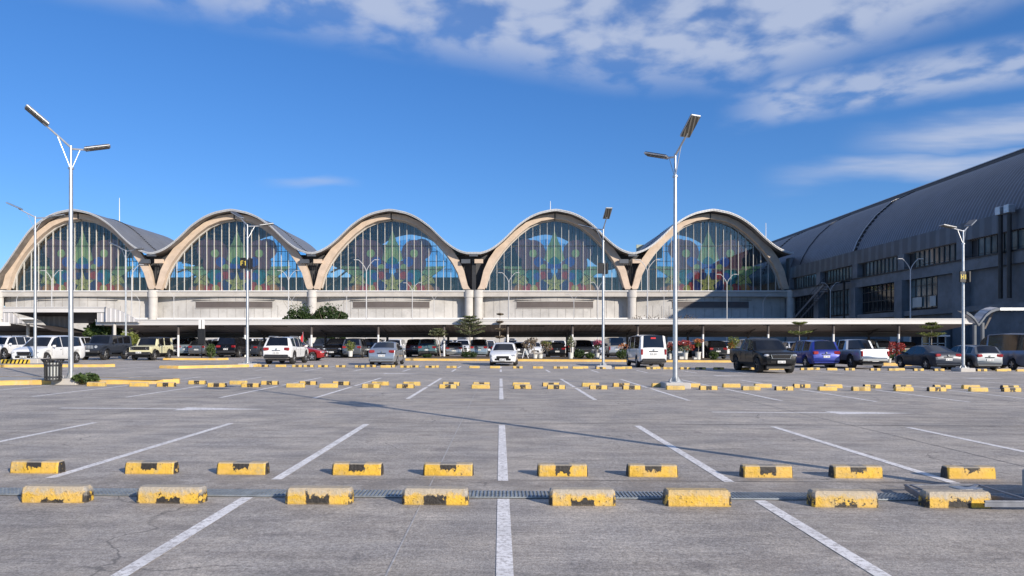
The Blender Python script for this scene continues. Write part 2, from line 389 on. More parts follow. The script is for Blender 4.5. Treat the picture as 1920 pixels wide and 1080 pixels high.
M['blueglass'] = mat('wing_window', (.10, .14, .155), .10, 0, .5, .25, spec=.8)
M['inter'] = mat('interior_dark', (.06, .06, .065), .8, 0, .3, .4)
M['interwhite'] = mat('interior_panel', (.45, .47, .46), .7, 0, .1, .6)
M['intergreen'] = mat('interior_beam', (.40, .45, .36), .6, 0, .2, .5)
def leafm(name, col, col2):
    m = mat(name, col, .55, 0, .25, 1.7); q = NT(m.node_tree); b = q.n['Principled BSDF']
    rn = q.noise(q.node('ShaderNodeTexCoord').outputs['Object'], 9., 2)
    q.put(b.inputs['Base Color'], q.mix(q.ss(rn, .35, .65), col, col2))
    tl = q.node('ShaderNodeBsdfTranslucent'); q.put(tl.inputs[0], tuple(c * 1.1 for c in col2))
    mx = q.node('ShaderNodeMixShader'); mx.inputs[0].default_value = .22
    q.l.new(b.outputs[0], mx.inputs[1]); q.l.new(tl.outputs[0], mx.inputs[2]); q.l.new(mx.outputs[0], q.n['Material Output'].inputs[0])
    return m
M['leaf'] = leafm('leaf_green', (.035, .065, .015), (.085, .13, .03))
M['leafdk'] = leafm('leaf_dark', (.02, .045, .012), (.05, .085, .02))
M['leafpale'] = leafm('leaf_pale', (.10, .125, .05), (.20, .21, .11))
M['leafyel'] = leafm('leaf_yellowgreen', (.10, .13, .02), (.20, .22, .05))
M['flpink'] = leafm('flower_pink', (.30, .03, .07), (.45, .07, .13))
M['florange'] = leafm('flower_orange', (.42, .12, .03), (.55, .24, .06))
M['flred'] = leafm('flower_red', (.28, .03, .03), (.42, .07, .05))
M['dry'] = leafm('dry_twig', (.16, .12, .08), (.28, .22, .15))
def glassm(name, tint, refl=.10, trans=.85):
    m = bpy.data.materials.new(name); m.use_nodes = True; q = NT(m.node_tree); q.n.clear()
    t = q.node('ShaderNodeBsdfTransparent'); q.put(t.inputs[0], tint)
    g = q.node('ShaderNodeBsdfGlossy'); g.inputs['Roughness'].default_value = .02; q.put(g.inputs[0], (.80, .80, .76))
    fr = q.node('ShaderNodeFresnel'); fr.inputs[0].default_value = 1.5
    n = q.noise(q.node('ShaderNodeTexCoord').outputs['Object'], .35, 2)
    bp = q.node('ShaderNodeBump'); bp.inputs['Strength'].default_value = .04; q.put(bp.inputs['Height'], n); q.l.new(bp.outputs[0], g.inputs['Normal'])
    fac = q.m('ADD', q.m('MULTIPLY', fr.outputs[0], .8), refl, clamp=True)
    mx = q.node('ShaderNodeMixShader'); q.put(mx.inputs[0], fac)
    q.l.new(t.outputs[0], mx.inputs[1]); q.l.new(g.outputs[0], mx.inputs[2])
    o = q.node('ShaderNodeOutputMaterial'); q.l.new(mx.outputs[0], o.inputs[0])
    return m
M['glass'] = glassm('curtain_wall_glass', (.88, .90, .89), .05)
M['glassback'] = glassm('rear_wall_glass', (.70, .88, .98), .02)
def filmm(name, col, k=.5):
    """coloured translucent film on the glass"""
    m = bpy.data.materials.new(name); m.use_nodes = True; q = NT(m.node_tree); q.n.clear()
    t = q.node('ShaderNodeBsdfTransparent'); q.put(t.inputs[0], tuple(min(1, .12 + c * 1.3) for c in col))
    p = q.node('ShaderNodeBsdfPrincipled')
    n = q.noise(q.node('ShaderNodeTexCoord').outputs['Object'], 1.3, 3)
    q.put(p.inputs['Base Color'], q.mix(n, tuple(min(1, .05 + c * 2.3) for c in col), tuple(min(1, .07 + c * 3.2) for c in col))); p.inputs['Roughness'].default_value = .25; p.inputs['Specular IOR Level'].default_value = .2
    mx = q.node('ShaderNodeMixShader'); mx.inputs[0].default_value = min(.95, k + .38)
    q.l.new(t.outputs[0], mx.inputs[1]); q.l.new(p.outputs[0], mx.inputs[2])
    o = q.node('ShaderNodeOutputMaterial'); q.l.new(mx.outputs[0], o.inputs[0])
    return m
FILM = {k: filmm('film_' + k, c, a) for k, c, a in [('green', (.21, .29, .11), .42), ('lime', (.27, .40, .13), .5), ('plum', (.17, .08, .085), .42), ('blue', (.035, .08, .27), .55),
        ('teal', (.01, .16, .17), .5), ('red', (.42, .045, .035), .5), ('gold', (.60, .36, .09), .5), ('orange', (.60, .17, .05), .5), ('navy', (.02, .03, .12), .5), ('lead', (.01, .015, .015), .9)]}
def paintm(name, col, metal=.3):
    dk = name in ('black', 'slate')
    return mat('car_paint_' + name, col, .32, metal, .03, 1., coat=.12 if dk else .6, spec=.25 if dk else .5)
PAINT = {k: paintm(k, c, mt) for k, c, mt in [('white', (.72, .72, .71), 0), ('silver', (.42, .44, .46), .7), ('grey', (.16, .17, .18), .6), ('black', (.0045, .0045, .0055), 0), ('bluegrey', (.10, .13, .17), .5),
         ('blue', (.012, .025, .22), .3), ('red', (.30, .012, .015), .2), ('cream', (.62, .58, .36), 0), ('slate', (.035, .042, .058), .2), ('teal', (.10, .17, .17), .4), ('maroon', (.09, .015, .015), .3), ('skyblue', (.30, .38, .44), .5), ('steel', (.17, .19, .25), .4)]}

# ---------------------------------------------------------------- ground
mb = MB(); xs = [-600, -300, -120, -34, 34, 120, 300, 600]; ys = [-300, -40, 0, 20, 60, 140, 300, 900, 2500]
for X in xs:
    for Y in ys: mb.v.append((X, Y, gz(X)))
n = len(ys)
for i in range(len(xs) - 1):
    for j in range(n - 1): mb.f.append((i * n + j, (i + 1) * n + j, (i + 1) * n + j + 1, i * n + j + 1)); mb.mi.append(0)
tag(mb.build('ground', M['yard']), kind='structure')
def strip(mb, a, b, w, z=.004):
    """flat painted strip between two ground points, transverse width w"""
    ax, ay = a; bx, by = b; dx, dy = bx - ax, by - ay; L = sqrt(dx * dx + dy * dy); nx, ny = -dy / L * w / 2, dx / L * w / 2
    mb.quad((ax + nx, ay + ny, gz(ax) + z), (ax - nx, ay - ny, gz(ax) + z), (bx - nx, by - ny, gz(bx) + z), (bx + nx, by + ny, gz(bx) + z))
mk = MB(); LW = .115
P = 2.475
def rowlines(py0, py1, k0, k1, pxref=941, w=LW):
    for k in range(k0, k1 + 1):
        d0 = EYE * F / (py0 - VY); d1 = EYE * F / (py1 - VY); X = .03 + k * P
        # rows stay level with the yard's own cross fall
        strip(mk, (X, d0), (X, d1), w)
rowlines(1110, 936, -3, 3); 
rowlines(902, 797, -5, 6)
rowlines(749, 727, -9, 13); rowlines(725.3, 710, -9, 13)
rowlines(697.5, 693, -13, 14); rowlines(690.3, 686.8, -9, 20)
# aisle arrows
def arrow(xa, xb, xh, ya):
    d = G((xa + xb) / 2, ya)[1]; x0 = XA(xa, d); x1 = XA(xh, d); x2 = XA(xb, d); g = gz((x0 + x2) / 2) + .004
    mk.quad((x0, d - .07, gz(x0) + .004), (x1, d - .07, gz(x1) + .004), (x1, d + .07, gz(x1) + .004), (x0, d + .07, gz(x0) + .004))
    mk.add([(x1 + .001, d - .34, gz(x1) + .004), (x2, d - .0, gz(x2) + .004), (x1 + .001, d + .34, gz(x1) + .004)], [(0, 1, 2)])
arrow(113, 503, 338, 766.5); arrow(1335, 1716, 1560, 774)
arrow(1240, 1420, 1340, 704.5); arrow(640, 800, 720, 700.5); arrow(1690, 1900, 1810, 709)
tag(mk.build('parking_lines', M['paint']), kind='structure')
sm = MB(); strip(sm, (-.74, 4.2), (-.74, 6.5), .014, .003); strip(sm, (-.74, 7.1), (-.74, 22), .014, .003)
tag(sm.build('pale_joint', M['seam_pale']), kind='structure')
sm = MB()
for yy in (7.62, 12.95, 18.5, 30.5, 36): strip(sm, (-40, yy), (40, yy), .014 if yy < 10 else .03, .002)
for xx in (-14.9, -7.9, 6.55, 13.8): strip(sm, (xx, 3.5), (xx, 36), .016, .0025)
tag(sm.build('dark_joint_lines', M['seam_dark']), kind='structure')

# drain grate: bearing bars and cross rods over a dark channel
YD = 6.86
root = thing('drain_grate', 'long galvanised steel drain grating between the two nearest rows of wheel stops', 'drain', (0, YD, 0))
mb = MB()
for x0, x1 in ((-9, 0), (0, 9)): mb.quad((x0, -.135, gz(x0) + .003), (x1, -.135, gz(x1) + .003), (x1, .135, gz(x1) + .003), (x0, .135, gz(x0) + .003))
mb.build('channel', M['black'], root)
mb = MB()
for yy in (-.132, -.08, -.028, .028, .08, .132): mb.bar((-9, yy, gz(-9) + .012), (9, yy, gz(9) + .012), .009, .012)
mb.build('bearing_bars', M['grate'], root)
mb = MB(); xx = -8.4
while xx < 8.4: mb.box(xx, 0, gz(xx) + .017, .013, .27, .008); xx += .038
mb.build('cross_rods', M['grate'], root)

# ---------------------------------------------------------------- wheel stops
def stop_mesh(name, L, D, H, ch, m):
    mb = MB(); hl = L / 2; hd = D / 2
    rings = []
    for (z, k) in ((-.03, 0), (H * .55, .004), (H - ch, .012), (H, ch + .012)):
        a, b = hl - k * .8, hd - k
        c = .022
        rings.append([(a, -b + c, z), (a, b - c, z), (a - c, b, z), (-a + c, b, z), (-a, b - c, z), (-a, -b + c, z), (-a + c, -b, z), (a - c, -b, z)])
    vs = [p for r in rings for p in r]; fs = [tuple(range(24, 32))]
    for l in range(3):
        for i in range(8): j = (i + 1) % 8; fs.append((l * 8 + i, l * 8 + j, l * 8 + 8 + j, l * 8 + 8 + i))
    mb.add(vs, fs)
    o = mb.build(name, m); me = o.data; bpy.data.objects.remove(o); return me
SM = {'old': stop_mesh('wheel_stop', .62, .16, .148, .015, M['stop_old']), 'mid': stop_mesh('wheel_stop', .575, .15, .135, .009, M['stop_mid']), 'far': stop_mesh('wheel_stop', .60, .15, .14, .016, M['stop_far'])}
def stop(px, d, kind, label, group, rz=0, sx=1.):
    X = XA(px, d); o = bpy.data.objects.new('wheel_stop', SM[kind]); COL.objects.link(o)
    o.location = (X, d, gz(X)); o.rotation_euler = (0, .006, rz); o.scale = (sx, 1, 1)
    tag(o, label, 'wheel stop', group); return o
A = [(108, 945), (323, 948), (600, 948), (817, 948), (1091, 949), (1306, 950), (1579, 952), (1790, 952)]
wearA = ['with a wide black patch low in its middle', 'with a ragged black patch at its foot', 'grey topped and mostly yellow', 'with a thin black chip low in its middle', 'mostly pale and grey topped', 'beside the drain, with cracked grey top', 'with a black left end and black patch', 'touching the metal frame on the ground']
for i, (px, py) in enumerate(A):
    d0 = EYE * F / ((948.5 - VY)) + .09
    stop(px, d0, 'old', '%s chipped yellow wheel stop from the left in the row nearest the camera' % ordn(i), 'wheel stops in the nearest row', random.uniform(-.02, .02))
B = [71, 285, 456, 671, 841, 1054, 1222, 1436, 1604, 1815]
for i, px in enumerate(B):
    stop(px, EYE * F / (893.3 - VY) + .08, 'mid', '%s yellow wheel stop from the left in the row just beyond the drain' % ordn(i), 'wheel stops just beyond the drain', random.uniform(-.02, .02))
Cb = [117, 236, 370, 447, 506, 578, 640, 713, 772, 846, 903, 977, 1033, 1107, 1165, 1238, 1296, 1371, 1430, 1503, 1562, 1635, 1692, 1766, 1820, 1893]
Df = [181, 261, 312, 407, 470, 554, 616, 696, 760, 840, 901, 980, 1043, 1122, 1184, 1266, 1328, 1408, 1470, 1551, 1614, 1694, 1756, 1834, 1896]
dC, dD = EYE * F / (724.5 - VY) + .05, EYE * F / (727.6 - VY)
for i, px in enumerate(Cb):
    stop(px, dC + .15, 'far', '%s wheel stop from the left in the back line of the middle double row' % ordn(i), 'wheel stops in the middle double row', random.uniform(-.03, .03))
for i, px in enumerate(Df):
    if 1290 < px < 1240: continue
    stop(px, dD - .28, 'far', '%s wheel stop from the left in the front line of the middle double row' % ordn(i), 'wheel stops in the middle double row', random.uniform(-.03, .03))
E = [(458, 482), (483, 505), (517, 536), (545, 570), (570, 588), (594, 618), (629, 649), (665, 706), (713, 742), (750, 786), (797, 824), (834, 859), (880, 899), (916, 940), (960, 982), (998, 1019), (1037, 1065), (1073, 1103), (1117, 1147),
     (1152, 1185), (1211, 1238), (1243, 1262), (1275, 1294), (1304, 1323), (1338, 1357), (1385, 1415), (1440, 1478), (1500, 1537), (1547, 1572), (1583, 1603), (1629, 1652), (1665, 1696), (1712, 1732), (1748, 1773), (1792, 1812), (1829, 1852), (1867, 1895), (1905, 1925)]
k = 0; dE = EYE * F / (690.6 - VY)
for a, b in E:
    wpx = .6 * F / dE
    if b - a > 25: pl = [(a + wpx / 2, .0), (b - wpx / 2, .55)]
    else: pl = [((a + b) / 2, .0)]
    for px, dy in pl:
        stop(px, dE + dy, 'far', '%s wheel stop from the left in the far row in front of the parked cars' % ordn(k) if k < 49 else 'far right wheel stop in the far row by the tall grey van', 'wheel stops in the far row', random.uniform(-.03, .03)); k += 1

# ---------------------------------------------------------------- kerb islands
def island(name, pts, label, h=.15, topm='kerbtop', planted=False):
    """pts: ground polygon (px,py) of the outline"""
    g = [G(*p) for p in pts]; return island_xy(name, g, label, h, topm)
def island_xy(name, g, label, h=.15, topm='kerbtop'):
    root = thing(name, label, 'kerb', (g[0][0], g[0][1], gz(g[0][0])))
    ox, oy, oz = root.location; n = len(g)
    cx = sum(p[0] for p in g) / n; cy = sum(p[1] for p in g) / n
    kb = MB(); ins = []
    for x, y in g:
        L = sqrt((cx - x) ** 2 + (cy - y) ** 2); t = min(.17 / L, .4)
        ins.append((x + (cx - x) * t, y + min(max((cy - y) * .45, -.16), .16)))
    vs = []
    for (pp, z) in ((g, -.05), (g, h - .03), ([(x + (a - x) * .2, y + (b - y) * .2) for (x, y), (a, b) in zip(g, ins)], h), (ins, h)):
        for x, y in pp: vs.append((x - ox, y - oy, gz(x) + z - oz))
    fs = [(l * n + i, l * n + (i + 1) % n, (l + 1) * n + (i + 1) % n, (l + 1) * n + i) for l in range(3) for i in range(n)]
    kb.add(vs, fs); kb.build('kerb', M['kerb'], root)
    tp = MB(); tp.add([(x - ox, y - oy, gz(x) + h - .008 - oz) for x, y in ins], [tuple(range(n))])
    tp.build('island_top', M[topm], root)
    return root
def rect(px0, px1, d0, d1, skew=0):
    return [(XA(px0, d0), d0), (XA(px1, d0), d0), (XA(px1, d0) + skew, d1), (XA(px0, d0) + skew, d1)]
island_xy('kerb_island', [(-24, 20.9), (-18, 21.6), (-15.7, 23.1), (-11.6, 23.9), (-11.25, 24.3), (-11.5, 24.9), (-16.5, 25.3), (-24, 25.0)], 'long low island with yellow kerb carrying the litter bin and the tall left lamp post')
island_xy('kerb_island', [(-33, 36.2), (-27, 36.8), (-21.8, 38.2), (-21.5, 38.7), (-21.9, 39.4), (-27, 40.6), (-33, 40.4)], 'yellow kerbed island in front of the white minivan')
island_xy('kerb_island', [(-18.2, 37.0), (-17.0, 36.6), (-14.4, 39.4), (-14.0, 40.5), (-15.0, 40.8)], 'yellow kerbed wedge island at the foot of the lamp post with the F1 sign')
island_xy('kerb_island', [(-25.4, 52.2), (-21.5, 52.6), (-21.0, 53.6), (-21.4, 54.6), (-25.2, 54.2)], 'short yellow kerbed island beside the black notice board')
KD = 54.6
island_xy('kerb_island', [(XA(760, KD), KD), (XA(1376, KD), KD), (XA(1380, KD), KD + .5), (XA(1376, KD), KD + 9.6), (XA(775, KD), KD + 9.6)], 'long planted island with yellow kerb under the front edge of the canopy', .17, 'soil')
island_xy('kerb_island', [(XA(1655, 49), 49), (XA(1710, 49), 49), (XA(1712, 49), 52), (XA(1660, 49), 52)], 'small yellow kerbed planting bed behind the silver pickup', .2, 'soil')
# ---------------------------------------------------------------- lettering (thin raised strokes)
GLY = {'H': [((0, 0), (0, 1)), ((.55, 0), (.55, 1)), ((0, .5), (.55, .5))], '1': [((.3, 0), (.3, 1)), ((.3, 1), (.1, .8))], 'F': [((0, 0), (0, 1)), ((0, 1), (.5, 1)), ((0, .53), (.42, .53))],
       'G': [((.5, .85), (.4, 1)), ((.4, 1), (.1, 1)), ((.1, 1), (0, .8)), ((0, .8), (0, .2)), ((0, .2), (.1, 0)), ((.1, 0), (.5, 0)), ((.5, 0), (.5, .45)), ((.5, .45), (.28, .45))],
       'P': [((0, 0), (0, 1)), ((0, 1), (.5, 1)), ((.5, 1), (.5, .5)), ((.5, .5), (0, .5))]}
def letters(mb, text, x, y, z, h, Mx=None, w=.12, adv=.85, t=.012):
    for chx in text:
        for (a, b), (c, d2) in GLY.get(chx, []):
            p, r = Vector((x + a * h, y, z + b * h)), Vector((x + c * h, y, z + d2 * h))
            if Mx is not None: p, r = Mx @ p, Mx @ r
            mb.bar(p, r, t, h * w) if abs(d2 - b) < .01 else mb.bar(p, r, h * w, t)
        x += adv * h
# ---------------------------------------------------------------- solar street lamps
def head(root, base, ang, up, L, flat):
    """arm from the pole top; the flat lamp head carries a solar panel"""
    ca, sa = cos(ang), sin(ang)
    a = MB(); tip = Vector((ca * L * cos(up), sa * L * cos(up), L * sin(up))) + base
    a.tube([base, base + (tip - base) * .5, tip], [.036, .034, .028], 8)
    a.bar(base + Vector((0, 0, -.75)), base + (tip - base) * .5, .02, .02)
    arm = a.build('arm', M['galv'], root, 40)
    hd = MB()
    t = flat; fx = Vector((ca * cos(t), sa * cos(t), sin(t))); fy = Vector((-sa, ca, 0)); fz = fx.cross(fy)
    Mx = Matrix((fx, fy, fz)).transposed(); c = tip + fx * .25 + fz * .05
    hd.rbox(c.x, c.y, c.z, .82, .40, .05, .02, Mx); hd.build('lamp_head', M['galv'], root)
    u = MB(); u.box(c.x - fz.x * .043, c.y - fz.y * .043, c.z - fz.z * .043,  .74, .34, .012, 0, Mx); u.build('light_panel', M['led'], root)
    s = MB(); s.box(c.x + fz.x * .043, c.y + fz.y * .043, c.z + fz.z * .043,  .76, .35, .012, 0, Mx); s.build('solar_panel', M['panel'], root)
def solar_lamp(X, d, H, label, a1, a2, ped=.19, sign=None, signz=5.2, tall=True, seg2=True):
    root = thing('street_lamp', label, 'street lamp', (X, d, gz(X)), 0, 'solar street lamps of the car park')
    b = MB(); b.rbox(0, 0, ped / 2 - .02, .85, .85, ped + .04, .03); b.build('pedestal', M['conc2'], root)
    b = MB(); b.box(0, 0, ped + .012, .42, .42, .024)
    for k in range(4):
        a = k * pi / 2 + pi / 4; b.tube([(cos(a) * .23, sin(a) * .23, ped), (cos(a) * .23, sin(a) * .23, ped + .1)], .014, 6)
        b.add([(cos(a - pi / 4) * .09, sin(a - pi / 4) * .09, ped + .02), (cos(a - pi / 4) * .2, sin(a - pi / 4) * .2, ped + .02), (cos(a - pi / 4) * .09, sin(a - pi / 4) * .09, ped + .2)], [(0, 1, 2)])
    b.build('base_plate', M['galv'], root)
    b = MB(); b.tube([(0, 0, ped), (0, 0, H * .5), (0, 0, H - .72)], [.085, .072, .058], 14); b.lathe([(.06, H - .74), (.09, H - .74), (.09, H - .68), (.06, H - .68)], 14)
    b.tube([(0, 0, H - .72), (0, 0, H + .06)], .04, 10); b.build('pole', M['galv'], root, 40)
    head(root, Vector((0, 0, H)), *a1); head(root, Vector((0, 0, H - .05)), *a2)
    if sign:
        sb = MB(); sb.rbox(-.17, -.2, signz, .34, .1, .62, .015, None); sb.rbox(.19, -.05, signz, .1, .5, .62, .015); sgn = sb.build('row_sign', M['signblack'], root)
        tx = MB(); letters(tx, sign, -.28, -.255, signz - .14, .26, None, .13, .66); tx.build('row_letters', M['yel'], sgn)
    return root
UP = R(38)
solar_lamp(XA(133, 23.6), 23.6, 8.05, 'tall twin arm solar street lamp beside the black litter bin', (R(222), R(40), 1.05, R(38)), (R(28), R(3), .55, R(15)), .2)
solar_lamp(XA(66, 40), 40.0, 8.55, 'twin arm solar street lamp on a concrete block before the white minivan', (R(195), R(28), .95, R(24)), (R(20), R(6), .85, R(12)), .4)
solar_lamp(XA(236, 57.5), 57.5, 8.9, 'twin arm solar street lamp rising behind the dark four by four', (R(178), R(25), .8, R(22)), (R(-5), R(6), .9, R(6)), .2)
solar_lamp(XA(464, 40), 40.0, 8.15, 'twin arm solar street lamp with the F1 sign on its pole', (R(150), R(38), .85, R(28)), (R(25), R(5), .8, R(12)), .19, 'F1', 5.95)
solar_lamp(XA(1266, 23.5), 23.5, 7.87, 'tallest solar street lamp, alone on its block right of the white van', (R(-66), R(42), .85, R(44)), (R(150), R(3), .42, R(16)), .19)
solar_lamp(XA(1131, 40.2), 40.2, 8.1, 'twin arm solar street lamp on the block left of the white van', (R(-82), R(38), .9, R(40)), (R(150), R(12), .9, R(16)), .19, ' ', 5.8)
solar_lamp(XA(1806, 39.3), 39.3, 7.95, 'twin arm solar street lamp with the H1 sign on its pole', (R(185), R(14), .7, R(10)), (R(35), R(30), .9, R(28)), .2, 'H1', 5.35)
solar_lamp(5.69, 6.6, 7.9, 'concrete lamp post block just inside the right edge of the picture', (R(-52), R(45), 1.45, R(42)), (R(170), R(3), 1.0, R(6)), .29, ' ', 5.4)

# curved-arm road lamps in front of the terminal
def road_lamp(px, top, label, two=True, tw=1.0, side=1, H=10., sq=1.0):
    d = (H - 1.6 - EYE + .0) * F / (VY - top) ; d = min(d, 118); d = (H - EYE) * F / (VY - top); 
    if d > 116: d = 116
    Ht = ZA(top, d); X = XA(px, d)
    root = thing('road_lamp', label, 'street lamp', (X, d, 0), 0, 'white road lamps before the terminal')
    b = MB(); b.tube([(0, 0, 0), (0, 0, Ht - 1.2)], [.075, .05], 8); b.build('pole', M['lampwhite'], root, 40)
    for s in ((-1, 1) if two else (side,)):
        b = MB(); pts = []
        for k in range(7):
            t = k / 6; pts.append((s * tw * .85 * sin(t * pi / 2 * .95) ** 1.6, 0, Ht - 1.2 + 1.25 * sin(t * pi / 2)))
        b.tube(pts, .035, 6); arm = b.build('arm', M['lampwhite'], root, 40)
        e = pts[-1]; b = MB(); b.rbox(e[0] + s * .22, 0, e[2] - .01, .5, .22, .08, .03); b.build('lamp_head', M['lampwhite'], root)
    return root
RL = [(97, 508, 'double', 1, 'before the left end of the first glass arch', 1), (247, 497, 'single', 0, 'right of the lamp behind the dark four by four', 1), (262, 553, 'short', 0, 'before the right end of the first wall bay', -1),
      (326, 547, 'double', 1, 'before the second wall bay beside its column', 1), (31, 548, 'short', 0, 'at the far left end of the terminal', 1), (541, 508, 'tall', 1, 'before the right of the second glass arch', 1),
      (547, 553, 'short', 1, 'before the wall left of the round green trees', 1), (650, 545, 'double', 1, 'just right of the round green trees', 1), (687, 488, 'tallest', 1, 'before the left of the third glass arch', 1),
      (773, 531, 'double', 1, 'before the middle of the third glass arch', 1), (814, 551, 'short', 1, 'before the louvre right of the third arch middle', 1), (954, 512, 'double', 1, 'before the left of the fourth glass arch', 1),
      (1076, 552, 'double', 1, 'before the long louvre of the fourth wall bay', 1), (1121, 530, 'slim', 1, 'just left of the lamp beside the white van', 1), (1214, 488, 'tall', 1, 'before the left end of the fifth glass arch', 1),
      (1245, 545, 'short', 1, 'just left of the tallest solar lamp', 1), (1363, 515, 'double', 1, 'before the shadow edge on the fifth wall bay', 1), (1431, 553, 'short', 0, 'in the shade before the fifth wall bay', 1),
      (1557, 531, 'double', 1, 'before the steel stair of the side wing', 1), (1707, 486, 'tallest', 1, 'before the side wing windows', 1)]
for px, top, k, two, wh, sd in RL:
    road_lamp(px, top, '%s white curved arm road lamp %s' % (k, wh), bool(two), 1. if k != 'slim' else .7, sd)

# ---------------------------------------------------------------- terminal building
D0 = 132.65
COLS = [-94.5, -65.4, -35.4, -5.9, -4.1, 24.8, 54.8]
BAYS = [(-94.5, -65.4), (-65.4, -35.4), (-35.4, -5.9), (-4.1, 24.8), (24.8, 54.8)]
NB = ['leftmost', 'second', 'middle', 'fourth', 'rightmost']
term = thing('terminal_building', 'long pale airport terminal with five wavy arched roofs over tall glass walls', 'building', (0, D0, 0))
TP = [(0, 1), (.207, .925), (.347, .815), (.5, .62), (.633, .375), (.733, .215), (.82, .105), (.907, .03), (1, 0)]
def wave(u):
    u = abs(u)
    for (a, va), (b, vb) in zip(TP, TP[1:]):
        if u <= b:
            t = (u - a) / (b - a); return va + (vb - va) * t
    return 0
def wave_s(u):
    return (wave(u - .05) + wave(u) * 2 + wave(u + .05)) / 4 if abs(u) < .95 else (wave(.95 if abs(u) > 1 else u) + wave(u)) / 2 * .8
ZV, ZC = 18.25, 26.45
INNER = [(-13.75, 11.3), (-13.4, 11.9), (-12.6, 14.6), (-11.6, 16.5), (-10.2, 18.5), (-8.6, 20.3), (-6.8, 22.0), (-4.8, 23.5), (-2.6, 24.45), (0, 24.85)]
INNER = INNER + [(-a, b) for a, b in INNER[-2::-1]]
def inner_z(u):
    for (a, va), (b, vb) in zip(INNER, INNER[1:]):
        if a <= u <= b: return va + (vb - va) * (u - a) / (b - a)
    return 11.3
OV, DEP = 3.0, 26.
arch_tree = None
for bi, (xa, xb) in enumerate(BAYS):
    xc = (xa + xb) / 2; half = (xb - xa) / 2; s = half / 14.75
    # roof sheet
    el, er = xa, xb
    if bi == 2: er = -5.0
    if bi == 3: el = -5.0
    if bi == 0: el = xa - 1.6
    N = 48; xsr = [el + (er - el) * i / N for i in range(N + 1)]
    top = [(x, ZV + (ZC - ZV) * wave_s((x - xc) / half) - (max(0, xa + .3 - x) * 1.6 if bi == 0 else 0)) for x in xsr]
    if bi == 0:
        top = [(x, z if x > -88 else z - (-88 - x) ** 1.5 * .28) for x, z in top]
    rf = MB(); n = len(top); yr = [-OV, DEP]
    for yy in yr: rf.v += [(x, yy, z) for x, z in top]
    rf.f += [(i, i + 1, n + i + 1, n + i) for i in range(n - 1)]; rf.mi += [0] * (n - 1)
    roof = rf.build('roof', M['roof'], term, 60)
    so = MB()
    for yy in yr: so.v += [(x, yy, z - .30) for x, z in top]
    so.f += [(i, n + i, n + i + 1, i + 1) for i in range(n - 1)]; so.mi += [0] * (n - 1)
    so.build('soffit', M['soffit'], roof, 60)
    fe = MB()
    for off, y0, y1, t in ((.02, -OV - .12, -OV + .01, .2), (-.2, -OV - .04, -OV + .03, .17)):
        vs = []
        for (x, z) in top: vs += [(x, y0, z + off), (x, y1, z + off), (x, y1, z + off - t), (x, y0, z + off - t)]
        fe.add(vs, [(i * 4 + k, i * 4 + (k + 1) % 4, i * 4 + 4 + (k + 1) % 4, i * 4 + 4 + k) for i in range(n - 1) for k in range(4)])
    fe.build('fascia', M['roofedge'], roof)
    # vent line across the roof
    vl = MB()
    for i in range(2, n - 2):
        (x0, z0), (x1, z1) = top[i], top[i + 1]
        for t in (.25, .75):
            vl.box(x0 + (x1 - x0) * t, 6.2, z0 + (z1 - z0) * t + .06, .3, .28, .12)
    vl.build('roof_vents', M['dark'], roof)
    # arched glulam beams, two halves meeting at a crown joint
    for sg in (-1, 1):
        pts = [(u * s, z) for u, z in INNER if (u <= 0 if sg < 0 else u >= 0)]
        if sg > 0: pts = pts[::-1]
        ab = MB(); m = len(pts); vs = []
        for i, (u, z) in enumerate(pts):
            a = pts[max(i - 1, 0)]; b = pts[min(i + 1, m - 1)]; tx, tz = b[0] - a[0], b[1] - a[1]; L = sqrt(tx * tx + tz * tz)
            nx, nz = -tz / L * 1, tx / L
            if nz < 0: nx, nz = -nx, -nz
            if sg < 0: nx = -abs(nx)
            else: nx = abs(nx)
            wd = 1.12 + .5 * max(0, 1 - abs(i / (m - 1) - .55) * 2.2)
            if i == m - 1: nx, nz, wd = 0, 1, 1.0; u = sg * .12
            if i == 0: nx, nz, wd = sg, .0, 1.35
            zo = min(z + nz * wd, ZV + (ZC - ZV) * wave_s((u + nx * wd) / half) - .42)
            for yy in (-1.35, -.35): vs += [(xc + u, yy, z), (xc + u + nx * wd, yy, zo)]
        fs = []
        for i in range(m - 1):
            o = i * 4
            fs += [(o, o + 1, o + 5, o + 4), (o + 2, o + 6, o + 7, o + 3), (o, o + 4, o + 6, o + 2), (o + 1, o + 3, o + 7, o + 5)]
        fs += [(0, 2, 3, 1), ((m - 1) * 4, (m - 1) * 4 + 1, (m - 1) * 4 + 3, (m - 1) * 4 + 2)]
        ab.add(vs, fs); beam = ab.build('arch_beam', M['timber'], term, 25)
        tr = MB(); vs = []
        for i, (u, z) in enumerate(pts[1:]): vs += [(xc + u, -.36, z - .02), (xc + u, .12, z - .02), (xc + u - sg * .12, .12, z - .22), (xc + u - sg * .12, -.36, z - .22)]
        tr.add(vs, [(i * 4 + k, i * 4 + (k + 1) % 4, i * 4 + 4 + (k + 1) % 4, i * 4 + 4 + k) for i in range(m - 2) for k in range(4)])
        tr.build('arch_trim', M['conc2'], beam)
        sh = MB(); pt = [p for p in pts]; ip = pt[0]; sh.box(xc + ip[0] + sg * .6, -1.0, 11.3, 1.3, 1.2, .34); sh.build('bearing_shoe', M['dark'], beam)
    jt = MB(); jt.bb(xc - .1, xc + .1, -1.4, -.3, 24.8, 25.95); jt.build('crown_joint', M['dark'], term)
    # glass wall
    gl = MB(); out = [(xc + u * s, z) for u, z in INNER]; gl.prism(out, 0, .04)
    gw = gl.build('glass_wall', M['glass'], term)
    mu = MB(); NM = 20
